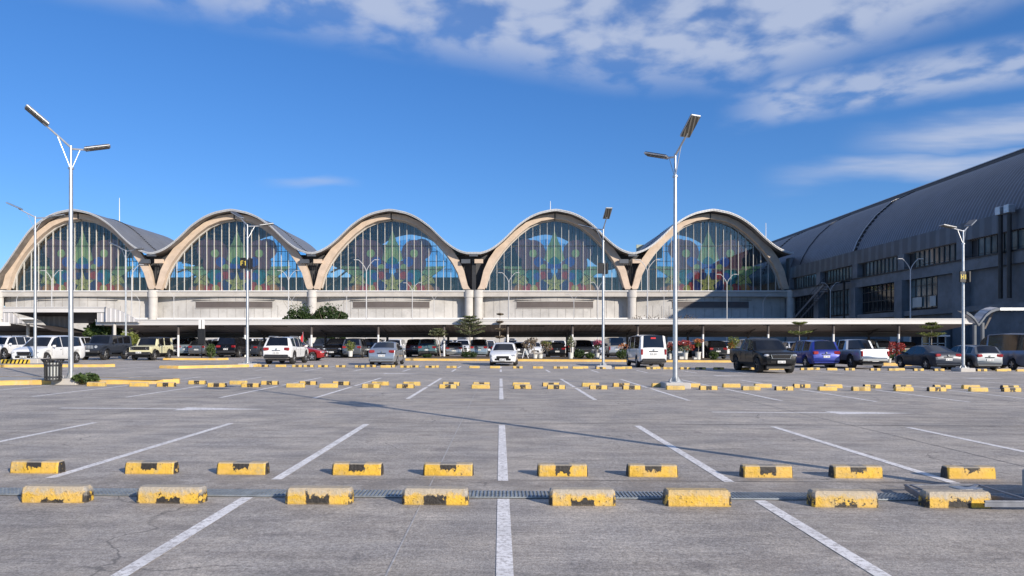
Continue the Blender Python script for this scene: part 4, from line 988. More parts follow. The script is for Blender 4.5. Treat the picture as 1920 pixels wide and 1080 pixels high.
# ---------------------------------------------------------------- cars
def interp(pts, t):
    if t <= pts[0][0]: return pts[0][1]
    for (a, va), (b, vb) in zip(pts, pts[1:]):
        if t <= b: return va + (vb - va) * (t - a) / (b - a) if b > a else vb
    return pts[-1][1]
KINDS = {
 'sedan': dict(L=4.42, W=1.73, base=.24, r=.31, fa=.19, ra=.79, tum=.22, top=[(0, .60), (.012, .68), (.05, .76), (.14, .86), (.265, .97), (.40, 1.38), (.46, 1.45), (.56, 1.475), (.68, 1.43), (.855, 1.10), (.90, 1.07), (.97, 1.04), (.985, .98), (1, .62)],
    belt=[(0, .58), (.012, .66), (.05, .74), (.14, .84), (.265, .93), (.5, .93), (.84, .99), (.90, 1.02), (.97, 1.0), (.985, .95), (1, .60)], ws=(.265, .40), rr=(.68, .855), side=[(.30, .505), (.52, .68), (.69, .76)]),
 'hatch': dict(L=3.85, W=1.67, base=.24, r=.30, fa=.19, ra=.82, tum=.22, top=[(0, .58), (.015, .68), (.06, .80), (.15, .92), (.25, 1.0), (.40, 1.42), (.5, 1.5), (.75, 1.49), (.90, 1.43), (.965, 1.04), (.985, .98), (1, .6)],
    belt=[(0, .56), (.015, .66), (.06, .78), (.15, .89), (.25, .95), (.5, .95), (.9, 1.02), (.965, 1.0), (.985, .95), (1, .58)], ws=(.25, .40), rr=(.90, .965), side=[(.29, .52), (.535, .74), (.76, .87)]),
 'suv': dict(L=4.5, W=1.83, base=.34, r=.37, fa=.19, ra=.79, tum=.18, top=[(0, .68), (.012, .86), (.05, .96), (.15, 1.06), (.25, 1.13), (.365, 1.64), (.44, 1.73), (.7, 1.75), (.90, 1.70), (.965, 1.18), (.985, 1.10), (1, .72)],
    belt=[(0, .66), (.012, .84), (.05, .93), (.15, 1.02), (.25, 1.08), (.6, 1.10), (.9, 1.16), (.965, 1.14), (.985, 1.06), (1, .70)], ws=(.25, .365), rr=(.90, .965), side=[(.28, .50), (.515, .71), (.73, .87)], lower='trim', rails=True),
 'mpv': dict(L=4.7, W=1.83, base=.28, r=.34, fa=.17, ra=.78, tum=.17, top=[(0, .62), (.012, .78), (.05, .90), (.14, 1.02), (.21, 1.08), (.35, 1.62), (.44, 1.73), (.7, 1.755), (.92, 1.68), (.972, 1.15), (.987, 1.08), (1, .66)],
    belt=[(0, .60), (.012, .76), (.05, .87), (.14, .98), (.21, 1.02), (.6, 1.03), (.9, 1.10), (.972, 1.10), (.987, 1.04), (1, .64)], ws=(.21, .35), rr=(.92, .972), side=[(.25, .46), (.475, .68), (.70, .89)]),
 'van': dict(L=4.75, W=1.70, base=.28, r=.32, fa=.13, ra=.76, tum=.10, top=[(0, .70), (.01, .95), (.04, 1.12), (.06, 1.18), (.17, 1.80), (.25, 1.95), (.6, 2.0), (.96, 1.96), (.985, 1.22), (.994, 1.15), (1, .80)],
    belt=[(0, .68), (.01, .92), (.04, 1.08), (.06, 1.12), (.5, 1.14), (.96, 1.18), (.985, 1.17), (.994, 1.12), (1, .78)], ws=(.06, .17), rr=(.96, .985), side=[(.10, .29), (.31, .58), (.60, .90)], lower='trim'),
 'highvan': dict(L=5.2, W=1.9, base=.28, r=.33, fa=.16, ra=.76, tum=.12, top=[(0, .72), (.012, .95), (.05, 1.10), (.10, 1.18), (.22, 1.85), (.32, 2.18), (.6, 2.24), (.96, 2.2), (.985, 1.25), (.994, 1.15), (1, .8)],
    belt=[(0, .7), (.012, .92), (.05, 1.06), (.10, 1.12), (.5, 1.16), (.96, 1.2), (.985, 1.19), (.994, 1.12), (1, .78)], ws=(.10, .22), rr=(.96, .985), side=[(.14, .33), (.36, .96)]),
 'pickup': dict(L=5.3, W=1.86, base=.42, r=.39, fa=.17, ra=.77, tum=.16, top=[(0, .80), (.01, .98), (.04, 1.08), (.15, 1.16), (.245, 1.20), (.345, 1.68), (.41, 1.79), (.56, 1.81), (.625, 1.76), (.665, 1.22), (.70, 1.19), (.975, 1.21), (.985, 1.18), (1, .82)],
    belt=[(0, .78), (.01, .94), (.04, 1.04), (.15, 1.11), (.245, 1.14), (.6, 1.16), (.7, 1.17), (.975, 1.19), (.985, 1.15), (1, .80)], ws=(.245, .345), rr=(.625, .665), side=[(.275, .45), (.465, .60)], lower='trim', bed=True),
 'jeep': dict(L=4.5, W=1.72, base=.52, r=.41, fa=.17, ra=.80, tum=.07, top=[(0, 1.02), (.005, 1.14), (.02, 1.17), (.15, 1.22), (.31, 1.25), (.37, 1.76), (.41, 1.84), (.7, 1.85), (.975, 1.83), (.985, 1.80), (.992, 1.2), (1, .85)],
    belt=[(0, 1.0), (.005, 1.10), (.02, 1.13), (.15, 1.17), (.31, 1.2), (.6, 1.22), (.975, 1.22), (.985, 1.21), (.992, 1.15), (1, .83)], ws=(.31, .37), rr=(.985, .992), side=[(.39, .53), (.55, .69), (.72, .93)], boxy=True, roofdark=True),
 'boxy': dict(L=3.55, W=1.62, base=.42, r=.34, fa=.18, ra=.80, tum=.08, top=[(0, .86), (.006, 1.0), (.03, 1.05), (.15, 1.09), (.27, 1.12), (.345, 1.60), (.38, 1.69), (.7, 1.72), (.97, 1.70), (.98, 1.66), (.99, 1.12), (1, .8)],
    belt=[(0, .84), (.006, .97), (.03, 1.01), (.15, 1.04), (.27, 1.07), (.6, 1.09), (.97, 1.1), (.98, 1.09), (.99, 1.05), (1, .78)], ws=(.27, .345), rr=(.98, .99), side=[(.37, .58), (.62, .88)], boxy=True, lower='trim', roofdark=True),
}
def build_car(kind, paint, rimm='rim', detail=True):
    K = KINDS[kind]; L, W, base, r = K['L'], K['W'], K['base'], K['r']; RA = r + .06
    root = bpy.data.objects.new(kind if kind != 'boxy' else 'small_jeep', None); COL.objects.link(root)
    ts = set([0, 1])
    for p in K['top'] + K['belt']: ts.add(p[0])
    for a, b in K['side'] + [K['ws'], K['rr']]: ts.add(a); ts.add(b)
    arch = []
    for c in (K['fa'], K['ra']):
        for k in (-1.002, -.998, -.9, -.7, -.38, 0, .38, .7, .9, .998, 1.002):
            ts.add(c + k * RA / L)
    for k in range(1, 18): ts.add(k / 18)
    ts = sorted(t for t in ts if 0 <= t <= 1)
    out = [ts[0]]
    for t in ts[1:]:
        if t - out[-1] > .0006: out.append(t)
    ts = out
    wpts = [(0, .78), (.01, .86), (.035, .93), (.09, .985), (.18, 1), (.85, 1), (.95, .975), (.985, .94), (1, .88)] if not K.get('boxy') else [(0, .96), (.02, .99), (.1, 1), (.97, 1), (1, .97)]
    rows = []
    for t in ts:
        x = L / 2 - t * L; w = W / 2 * interp(wpts, t); top = interp(K['top'], t); belt = min(interp(K['belt'], t), top - .012)
        z0 = base + (.06 if t > .97 or t < .015 else 0)
        for c in (K['fa'], K['ra']):
            dx = (t - c) * L
            if abs(dx) < RA: z0 = max(z0, r + sqrt(RA * RA - dx * dx))
        lo = min(z0 + .11, belt - .06); z1 = max(z0 + .02, lo); mid = max(min(belt - .12, .30 + belt * .42), z1 + .02); bs = max(belt - .035, mid + .01)
        rw = w * (.965 - K['tum'] * min(1, max(0, (top - belt)) / .55))
        rows.append([(x, w * .90, z0), (x, w * .975, z1), (x, w, mid), (x, w * .992, bs), (x, w * .965, belt), (x, rw, max(top - .055, belt + .002)), (x, rw - min(.13, rw * .2), top - .004), (x, rw * .45, top + .014), (x, 0, top + .018)])
    body = MB(); wsg = MB(); rg = MB(); sg_ = {1: MB(), -1: MB()}; low = MB(); rfm = MB()
    def inr(a, b, iv): return a >= iv[0] - 1e-4 and b <= iv[1] + 1e-4
    for i in range(len(ts) - 1):
        a, b = ts[i], ts[i + 1]
        for sgn in (1, -1):
            for j in range(8):
                q4 = [rows[i][j], rows[i + 1][j], rows[i + 1][j + 1], rows[i][j + 1]]
                q4 = [(p[0], p[1] * sgn, p[2]) for p in q4]
                if sgn < 0: q4 = q4[::-1]
                tgt = body
                if j == 4 and any(inr(a, b, iv) for iv in K['side']): tgt = sg_[sgn]
                elif j == 4 and (inr(a, b, K['ws']) or inr(a, b, K['rr'])) and max(q4[0][2], q4[3][2]) > interp(K['belt'], a) + .25: tgt = body
                elif j >= 6 and inr(a, b, K['ws']): tgt = wsg
                elif j >= 6 and inr(a, b, K['rr']): tgt = rg
                elif j == 0 and K.get('lower'): tgt = low
                elif j >= 5 and K.get('roofdark') and a >= K['ws'][1] - .001 and b <= K['rr'][0] + .001: tgt = rfm
                tgt.add(q4, [(0, 1, 2, 3)])
        body.add([(rows[i][0][0], rows[i][0][1], rows[i][0][2]), (rows[i][0][0], -rows[i][0][1], rows[i][0][2]), (rows[i + 1][0][0], -rows[i + 1][0][1], rows[i + 1][0][2]), (rows[i + 1][0][0], rows[i + 1][0][1], rows[i + 1][0][2])], [(0, 1, 2, 3)])
    for rr_, fl in ((rows[0], False), (rows[-1], True)):
        pl = [(p[0], p[1], p[2]) for p in rr_] + [(p[0], -p[1], p[2]) for p in rr_[-2::-1]]
        body.add(pl, [tuple(range(len(pl)))[::-1 if fl else 1]])
    def fin(mbx, nm, m, par=root):
        """merge coincident corners so shading runs smooth"""
        if not mbx.v: return None
        idx = {}; nv = []; mp = []
        for v in mbx.v:
            k = (round(v[0], 4), round(v[1], 4), round(v[2], 4))
            if k not in idx: idx[k] = len(nv); nv.append(v)
            mp.append(idx[k])
        mbx.v = nv; nf = []
        for f in mbx.f:
            g = [mp[i] for i in f]; g2 = [g[k] for k in range(len(g)) if g[k] != g[k - 1]]
            if len(set(g2)) >= 3: nf.append(tuple(g2))
        mbx.f = nf; mbx.mi = [0] * len(nf)
        return mbx.build(nm, m, par, 38)
    bo = fin(body, 'body', paint); fin(wsg, 'windshield', M['carglass']); fin(rg, 'rear_window', M['carglass'])
    fin(sg_[1], 'side_windows', M['carglass']); fin(sg_[-1], 'side_windows', M['carglass'])
    if low.v: fin(low, 'sill_trim', M['trim'])
    if rfm.v: fin(rfm, 'roof', M['trim'])
    # wheels
    ty = MB(); hw = .105 if r < .36 else .135
    ty.lathe([(r * .62, -hw), (r * .93, -hw), (r, -hw * .75), (r, hw * .75), (r * .93, hw), (r * .62, hw), (r * .62, -hw)], 24, axis='y')
    rm = MB(); rm.lathe([(r * .62, .02), (r * .60, -.02), (r * .2, -.035), (.0, -.04)], 20, axis='y'); rm.lathe([(r * .64, -.0), (r * .64, -hw * .92), (r * .58, -hw * .92), (r * .58, 0)], 20, axis='y')
    sp = MB()
    for k in range(5):
        a = 2 * pi * k / 5 + .3
        for da in (-.13, .13): sp.bar((0, -hw * .62, 0), (cos(a + da) * r * .61, -hw * .78, sin(a + da) * r * .61), .03, .045)
    sp.lathe([(.06, -hw * .5), (.06, -hw * .85), (.0, -hw * .88)], 10, axis='y')
    wh0 = None
    for c in (K['fa'], K['ra']):
        for sgn in (-1, 1):
            X = L / 2 - c * L
            if wh0 is None:
                wh0 = ty.build('wheel', M['tyre'], root, 40); r0 = rm.build('wheel_disc', M['rimdark'], wh0, 40); s0 = sp.build('spokes', M[rimm], wh0); wo = wh0
            else:
                wo = wh0.copy(); COL.objects.link(wo); r1 = r0.copy(); COL.objects.link(r1); r1.parent = wo; s1 = s0.copy(); COL.objects.link(s1); s1.parent = wo
            wo.location = (X, sgn * (W / 2 - hw - .015), r); wo.rotation_euler = (0, 0, 0 if sgn < 0 else pi)
    bx = MB(); bx.bb(-L / 2 + .25, L / 2 - .25, -W / 2 + .3, W / 2 - .3, r * .6, base + .12); bx.build('chassis', M['trim'], root)
    # lights, grille, plates, bumpers
    zf = interp(K['top'], .012); zr = interp(K['belt'], .985)
    xf, xr = L / 2, -L / 2
    fw = W / 2
    if kind in ('jeep', 'boxy'):
        zl = zf - (.17 if kind == 'jeep' else .12)
        for sgn in (-1, 1):
            b = MB(); b.lathe([(.0, 0), (.085, 0), (.10, -.015), (.10, .06)], 16, (0, 0, 0), 'y'); lo = b.build('headlight', M['lampglass'], root, 40); lo.location = (xf + .015, sgn * fw * .66, zl); lo.rotation_euler = (0, 0, pi / 2)
        b = MB()
        if kind == 'jeep':
            for k in range(7): b.rbox(xf + .004, (k - 3) * .105, zl - .02, .02, .055, .25, .008)
        else: b.rbox(xf + .004, 0, zl, .03, W * .86, .25, .02)
        b.build('grille', M['black'] if kind == 'boxy' else M['galv'], root)
        if kind == 'boxy':
            b = MB()
            for k in range(5): b.box(xf + .024, (k - 2) * .14, zl, .012, .05, .17)
            b.build('grille_slots', M['trim'], root)
        b = MB(); b.rbox(xf + .06, 0, base + .10, .26, W * .98, .22, .05); b.build('front_bumper', M['trim'], root)
        b = MB(); b.rbox(xr - .04, 0, base + .10, .2, W * .98, .2, .05); b.build('rear_bumper', M['trim'], root)
        for c in (K['fa'], K['ra']):
            X = L / 2 - c * L
            for sgn in (-1, 1):
                b = MB(); pts = [(X + cos(a) * (RA + .02), sgn * (W / 2 + .05), r + sin(a) * (RA + .02)) for a in [pi * k / 10 for k in range(11)]]
                for p, p2 in zip(pts, pts[1:]): b.bar(p, p2, .17, .06)
                b.build('wheel_flare', M['trim'] if kind == 'boxy' else paint, root)
        b = MB(); b.lathe([(0, -.13), (r * .9, -.13), (r, -.08), (r, .08), (r * .9, .1), (0, .1)], 20, (0, 0, 0), 'y'); sw = b.build('spare_wheel', M['tyre'], root, 40); sw.location = (xr - .12, 0, base + .5); sw.rotation_euler = (0, 0, pi / 2)
    else:
        for sgn in (-1, 1):
            b = MB(); z = zf - (.03 if kind in ('sedan', 'hatch') else .07)
            Mx = Matrix.Rotation(sgn * -R(26), 3, 'Z')
            b.rbox(xf - .115, sgn * fw * .70, z, .2, .36, .13 if kind not in ('van', 'highvan') else .2, .04, Mx); b.build('headlight', M['lampglass'], root)
        b = MB(); gw = W * (.46 if kind not in ('pickup', 'suv') else .56)
        b.rbox(xf - .0, 0, zf - .13, .07, gw, .16 if kind in ('sedan', 'hatch', 'van') else .24, .03); b.build('grille', M['black'], root)
        if kind in ('pickup', 'suv', 'mpv'):
            b = MB()
            for zz in (-.03, -.23): b.rbox(xf + .03, 0, zf + zz, .03, gw, .022, .008)
            for sgn in (-1, 1): b.bar((xf + .03, sgn * gw / 2, zf - .03), (xf + .03, sgn * (gw / 2 - .08), zf - .23), .03, .03)
            b.build('grille_trim', M['chrome'], root)
        b = MB(); b.rbox(xf - .02, 0, base + .17, .08, W * .60, .15, .03); b.build('lower_intake', M['black'], root)
        for sgn in (-1, 1):
            b = MB(); b.rbox(xf - .06, sgn * fw * .72, base + .19, .08, .16, .09, .02); b.build('fog_lamp', M['lampglass'], root)
        tall = kind in ('van', 'highvan', 'pickup')
        for sgn in (-1, 1):
            b = MB(); hh = .36 if tall else (.17 if kind in ('sedan', 'hatch') else .20); wd = .14 if tall else .36
            Mx = Matrix.Rotation(sgn * R(14 if not tall else 4), 3, 'Z')
            b.rbox(xr + (.055 if not tall else .05), sgn * (fw * .91 - wd / 2), zr - hh / 2 + (.02 if not tall else -.03), .13, wd, hh, .03, Mx); b.build('tail_light', M['redlamp'], root)
        b = MB(); bw_ = W * .86; b.rbox(xr + .02, 0, base + .17, .13, bw_, .24 if kind in ('suv', 'van', 'pickup') else .1, .05)
        b.build('rear_bumper', M['trim'] if kind in ('suv', 'van') else (M['chrome'] if kind == 'pickup' else paint), root)
        if kind in ('van', 'highvan', 'mpv', 'suv', 'sedan', 'hatch'):
            b = MB(); b.rbox(xr - .005, 0, zr - .17, .04, .55, .045, .015); b.build('tailgate_handle', M['chrome'] if kind in ('mpv', 'suv') else M['trim'], root)
            b = MB(); b.lathe([(.0, 0), (.05, 0), (.055, .01), (.05, .02)], 12, (0, 0, 0), 'y'); e = b.build('badge', M['chrome'], root); e.location = (xr - .01, 0, zr - .08); e.rotation_euler = (0, 0, -pi / 2)
    for sgn, xx, zz in ((1, xf + (.07 if kind not in ('jeep', 'boxy') else .2), base + .17), (-1, xr - (.02 if kind not in ('jeep', 'boxy') else .16), (zr - .32) if kind not in ('pickup',) else base + .12)):
        b = MB(); b.rbox(xx, 0, zz, .015, .40, .13, .005); pl = b.build('number_plate', M['plate'], root)
        b = MB()
        for k in range(6):
            if k != 3: b.box(xx + sgn * .009, (k - 2.6) * .055, zz - .005, .003, .026, .06)
        b.build('plate_marks', M['bar'], pl)
    for sgn in (-1, 1):
        xm = L / 2 - (K['ws'][0] + .045) * L; zm = interp(K['belt'], .3) + .07
        b = MB(); b.rbox(xm, sgn * (W / 2 + .10), zm, .12, .20, .15, .04); b.bar((xm, sgn * (W / 2 - .06), zm - .04), (xm, sgn * (W / 2 + .06), zm - .03), .05, .04)
        b.build('mirror', paint if kind not in ('jeep', 'boxy', 'van') else M['trim'], root)
    if detail:
        b = MB(); zb_ = interp(K['belt'], .5)
        for t in ([K['side'][0][1] + .007] + ([K['side'][1][1] + .01] if kind not in ('van', 'highvan') and len(K['side']) > 1 else []) + [K['side'][0][0] - .005]):
            for sgn in (-1, 1): b.box(L / 2 - t * L, sgn * (W / 2 * .9985), (base + zb_) / 2 + .1, .012, .012, zb_ - base - .3)
        b.build('door_seams', M['trim'], root)
        b = MB()
        for t in (K['side'][0][1] - .035, min(K['side'][0][1] + .15, .7)):
            for sgn in (-1, 1): b.rbox(L / 2 - t * L, sgn * (W / 2 + .012), zb_ - .13, .17, .03, .03, .01)
        b.build('door_handles', paint if kind != 'mpv' else M['chrome'], root)
        if K.get('rails'):
            for sgn in (-1, 1):
                b = MB(); zt_ = interp(K['top'], .6) + .05; yr = sgn * W / 2 * (.965 - K['tum']) * .93
                b.tube([(L / 2 - .42 * L, yr, zt_ - .09), (L / 2 - .46 * L, yr, zt_), (L / 2 - .84 * L, yr, zt_), (L / 2 - .88 * L, yr, zt_ - .1)], .02, 6); b.build('roof_rail', M['galv'], root)
        if K.get('bed'):
            b = MB(); b.bb(L / 2 - .96 * L, L / 2 - .69 * L, -W / 2 + .14, W / 2 - .14, 1.19, 1.245); b.build('bed_cover', M['trim'], root)
    return root
PROTO = {}
def car(kind, colr, X, d, face, label, group, dev=0, rimm='rim', near=False, name=None):
    """d is the depth of the car's nearest end; face: -1 nose to camera, +1 nose away"""
    key = (kind, colr, rimm, near)
    if key not in PROTO:
        r = build_car(kind, PAINT[colr], rimm, near); PROTO[key] = (r, tree_of(r)); used = False; o = r
    else:
        o = copy_tree(PROTO[key][1])[0]
    L = KINDS[kind]['L']
    o.location = (X, d + L / 2, gz(X)); o.rotation_euler = (0, 0, (pi / 2 if face > 0 else -pi / 2) + R(dev))
    nm = {'sedan': 'parked_sedan', 'hatch': 'parked_hatchback', 'suv': 'parked_suv', 'mpv': 'parked_minivan', 'van': 'parked_van', 'highvan': 'parked_high_roof_van', 'pickup': 'pickup_truck', 'jeep': 'four_wheel_drive', 'boxy': 'small_four_wheel_drive'}
    o.name = name or nm[kind]
    tag(o, label, {'van': 'van', 'highvan': 'van', 'pickup': 'pickup truck'}.get(kind, 'car'), group); return o
g1 = 'cars parked in the open bays'
car('suv', 'white', XA(-8, 50) - .9, 50, -1, 'white suv cut off by the left edge behind the white minivan', g1, near=True)
car('mpv', 'white', XA(45, 41), 41, -1, 'white minivan facing the camera behind the left lamp post block', g1, near=True)
car('jeep', 'slate', XA(190, 50.5) - .95, 50.5, -1, 'dark grey four by four with slotted grille and bright wheels', g1, near=True)
car('boxy', 'cream', XA(284, 50.5) - .85, 50.5, -1, 'small boxy cream four by four with black grille', g1, near=True)
car('suv', 'white', XA(545, 44) - .92, 44, 1, 'white suv seen from behind with red tail lights and grey bumper', g1, near=True)
car('sedan', 'silver', XA(742, 42.5) - .87, 42.5, 1, 'silver sedan seen from behind left of the planted island', g1, near=True)
car('sedan', 'white', XA(946, 43.5), 43.5, -1, 'white sedan facing the camera in front of the planted island', g1, -3, near=True)
v = car('van', 'white', XA(1199, 41.7) + .86, 41.7, 1, 'white passenger van seen from behind with black rear bumper', g1, near=True)
car('pickup', 'black', XA(1430, 35) + .93, 35, -1, 'black pickup truck facing the camera in the aisle', g1, rimm='rimdark', near=True)
car('mpv', 'blue', XA(1522, 42.7) + .92, 42.7, 1, 'bright blue minivan seen from behind next to the black pickup', g1, near=True)
car('pickup', 'silver', XA(1612, 41.5) + .94, 41.5, 1, 'silver pickup truck seen from its tailgate', g1, near=True)
car('sedan', 'slate', XA(1752, 41.2) + .86, 41.2, 1, 'dark sedan behind the lamp post with the H1 sign', g1, near=True)
car('hatch', 'grey', XA(1830, 40.6) + .83, 40.6, 1, 'grey hatchback between the dark sedan and the tall van', g1, near=True)
car('highvan', 'steel', XA(1900, 42) + .98, 41, 1, 'tall blue grey van cut off by the right edge', g1, near=True)
o = car('sedan', 'red', XA(558, 53) , 50.6, 1, 'red car turned sideways behind the white suv', g1, -90, near=True)
# flagged front row under the canopy
g2 = 'cars parked under the canopy'
ROW1 = [(325, 'suv', 'silver', -1, 66), (346, 'sedan', 'skyblue', 1, 66), (368, 'hatch', 'grey', 1, 64.5), (396, 'sedan', 'blue', 1, 67), (423, 'suv', 'black', 1, 60.5), (466, 'sedan', 'slate', 1, 64), (493, 'hatch', 'maroon', 1, 67),
        (622, 'suv', 'black', -1, 62), (659, 'mpv', 'grey', 1, 62), (692, 'mpv', 'black', 1, 64.5), (776, 'suv', 'maroon', 1, 68), (800, 'suv', 'teal', 1, 64.2), (850, 'sedan', 'silver', 1, 67.5), (866, 'suv', 'white', -1, 77.2),
        (898, 'mpv', 'skyblue', 1, 67.2), (975, 'hatch', 'bluegrey', -1, 67.6), (1044, 'hatch', 'black', 1, 66.5), (1098, 'suv', 'slate', -1, 66.5), (1158, 'van', 'silver', 1, 66.5), (1276, 'sedan', 'bluegrey', 1, 67), (1312, 'hatch', 'slate', 1, 68), (1348, 'suv', 'black', 1, 66),
        (1462, 'sedan', 'grey', -1, 68), (1600, 'suv', 'slate', 1, 68), (1664, 'van', 'skyblue', -1, 66), (1706, 'suv', 'black', 1, 67), (1205, 'suv', 'grey', -1, 68), (735, 'suv', 'white', -1, 71.5), (30, 'sedan', 'grey', 1, 66), (110, 'suv', 'white', -1, 57.5), (282, 'sedan', 'black', 1, 66)]
DK = {'suv': 'suv', 'sedan': 'sedan', 'hatch': 'hatchback', 'mpv': 'minivan', 'van': 'van'}
CN = {'slate': 'dark slate', 'bluegrey': 'blue grey', 'skyblue': 'pale blue', 'steel': 'steel blue', 'teal': 'greenish grey'}
PLACE = {325: 'left of the black notice board', 346: 'behind the second canopy post from the left', 368: 'just left of the black notice board', 396: 'hidden behind the notice board and shrub', 423: 'right of the green shrub', 466: 'behind the F1 lamp post', 493: 'left of the white suv',
         622: 'right of the red car', 659: 'behind the single potted plant', 692: 'left of the silver sedan', 776: 'right of the silver sedan', 800: 'behind the low bush at the island end', 850: 'beside the fifth canopy post', 866: 'behind the layered young tree', 898: 'left of the white sedan',
         975: 'right of the white sedan', 1044: 'between the dry shrubs and the tall potted plant', 1098: 'left of the pink flowering shrub', 1158: 'behind the orange flowers left of the white van', 1276: 'right of the tallest lamp post', 1312: 'behind the orange flowering pot', 1348: 'behind the clipped ball bush',
         1462: 'behind the black pickup', 1600: 'behind the silver pickup', 1664: 'behind the red planting bed', 1706: 'left of the guard kiosk', 1205: 'hidden behind the white van', 735: 'just behind the silver sedan', 30: 'under the low canopy at the left edge', 110: 'behind the white minivan', 282: 'behind the cream four by four'}
for px, kd, cl, fc, dd in ROW1:
    car(kd, cl, XA(px, dd), dd, fc, '%s %s %s under the canopy' % (CN.get(cl, cl), DK[kd], PLACE[px]) if px not in (30,) else 'grey sedan under the low canopy at the left edge', g2, random.uniform(-1.5, 1.5))
rk = ['suv', 'suv', 'sedan', 'mpv', 'hatch', 'van', 'suv', 'mpv', 'pickup']; rc = ['white', 'white', 'silver', 'black', 'grey', 'black', 'white', 'slate', 'silver']
for dd, nm in ((77.5, 'second'), (88.5, 'third'), (99.5, 'fourth')):
    X = -42
    while X < 46:
        px = VX + X / dd * F
        if 535 < px < 625 and dd > 80: X += 2.7; continue
        if abs(px - 866) < 25 and dd < 80: X += 2.7; continue
        if random.random() < .88:
            kd = random.choice(rk); cl = random.choice(rc)
            car(kd, cl, X, dd + random.uniform(-.3, .4), random.choice((-1, 1)), '%s %s in the crowded %s line behind the canopy' % (CN.get(cl, cl), DK.get(kd, 'pickup truck'), nm), '%s %s cars in the %s line behind the canopy' % (CN.get(cl, cl), DK.get(kd, 'pickup truck'), nm), random.uniform(-2, 2))
        X += 2.7

# ---------------------------------------------------------------- plants
def leaves(mb, c, rad, n, s, flat=1., rng=random, shell=.35, asp=1.8):
    cx, cy, cz = c; rx, ry, rz = rad
    for _ in range(n):
        while True:
            a, b, d = rng.uniform(-1, 1), rng.uniform(-1, 1), rng.uniform(-1, 1); q2 = a * a + b * b + d * d
            if shell < q2 <= 1: break
        p = Vector((cx + a * rx, cy + b * ry, cz + d * rz)); ss = s * rng.uniform(.6, 1.3)
        u = Vector((rng.uniform(-1, 1), rng.uniform(-1, 1), rng.uniform(-1, 1) * flat)).normalized(); t = Vector((rng.uniform(-1, 1), rng.uniform(-1, 1), rng.uniform(-1, 1) * flat)); v = (t - u * t.dot(u)).normalized()
        mb.add([p - u * ss * asp / 2, p + v * ss / 2, p + u * ss * asp / 2, p - v * ss / 2], [(0, 1, 2, 3)])
def trunk(mb, base, tip, r0, r1, wob=.05, k=6):
    base, tip = Vector(base), Vector(tip); pts = []
    for i in range(k): t = i / (k - 1); pts.append(base.lerp(tip, t) + Vector((random.uniform(-wob, wob), random.uniform(-wob, wob), 0)) * (1 if 0 < i < k - 1 else 0))
    mb.tube(pts, [r0 + (r1 - r0) * i / (k - 1) for i in range(k)], 7)
def round_tree(px, d, h, rx, z0, label, seed, m='leafdk', name='broadleaf_tree'):
    random.seed(seed); X = XA(px, d); root = thing(name, label, 'tree', (X, d, gz(X)))
    t = MB(); trunk(t, (0, 0, 0), (0, 0, h * .55), .16, .09)
    for k in range(9):
        a = k * 2.4; trunk(t, (0, 0, h * random.uniform(.2, .5)), (cos(a) * rx * .75, sin(a) * rx * .7, h * random.uniform(.45, .92)), .07, .015)
    for k in range(5): trunk(t, (random.uniform(-.5, .5) * rx, 0, h * .8), (random.uniform(-.9, .9) * rx, 0, h * random.uniform(1.03, 1.14)), .02, .008)
    t.build('trunk', M['bark'], root, 50)
    c = MB(); zc = (z0 + h) / 2; rz = (h - z0) / 2
    for k in range(48):
        while True:
            a, b, q2 = random.uniform(-1, 1), random.uniform(-1, 1), random.uniform(-1, 1)
            if a * a + b * b + q2 * q2 < 1: break
        rr = random.uniform(.6, 1.05) * min(1, rx / 2.2); leaves(c, (a * rx * .78, b * rx * .7, zc + q2 * rz * .82), (rr * .8, rr * .8, rr * .65), 170, .17)
    leaves(c, (0, 0, h * .97), (rx * .6, rx * .5, .5), 60, .14)
    c.build('crown', M[m], root)
round_tree(565, 84, 5.75, 2.6, .9, 'left one of the two round dark green trees behind the canopy', 11)
round_tree(618, 85, 5.9, 2.7, .9, 'right one of the two round dark green trees behind the canopy', 12)
round_tree(195, 66, 3.0, 1.7, 1.4, 'leafy tree showing above the dark four by four roof', 13, 'leaf')
round_tree(243, 60, 2.1, .9, .5, 'small leafy tree between the two four by fours', 14, 'leafyel')
def tiered(px, d, h, tiers, label, seed, lean=0, m='leafpale'):
    random.seed(seed); X = XA(px, d); root = thing('young_tree', label, 'tree', (X, d, gz(X) + .15)); t = MB(); c = MB()
    trunk(t, (0, 0, 0), (lean, 0, h * .96), .055, .015, .02, 8)
    for z, r in tiers:
        nb = 9
        for k in range(nb):
            a = 2 * pi * k / nb + z; L = r * random.uniform(.75, 1.05); bx = lean * z / h
            e = Vector((bx + cos(a) * L, sin(a) * L, z + .32 * L)); s0 = Vector((bx, 0, z))
            t.tube([s0, s0.lerp(e, .5) + Vector((0, 0, -.02)), e], [.018, .012, .005], 5)
            for j in range(9):
                tt = .25 + .75 * j / 8; p = s0.lerp(e, tt)
                leaves(c, (p.x, p.y, p.z + .04), (.20, .20, .07), 9, .085, .35)
    t.build('trunk', M['barkpale'], root, 50); c.build('crown', M[m], root)
tiered(881, 62.6, 3.75, [(1.9, 1.25), (2.3, 1.55), (2.75, 1.3), (3.1, .95), (3.45, .55)], 'young tree with flat layered branches left of the white sedan', 21)
tiered(826, 63.0, 2.6, [(1.75, .9), (2.05, .75), (2.35, .4)], 'small layered young tree leaning left beside the fifth canopy post', 22, -.3)
tiered(1499, 60., 3.4, [(2.1, .95), (3.0, .6)], 'thin young tree with two leaf layers above the blue minivan', 23, 0, 'leafyel')
tiered(1747, 56., 3.1, [(1.95, 1.0), (2.55, .85), (2.95, .35)], 'thin young tree with two leaf layers above the dark sedan', 24, 0, 'leafyel')
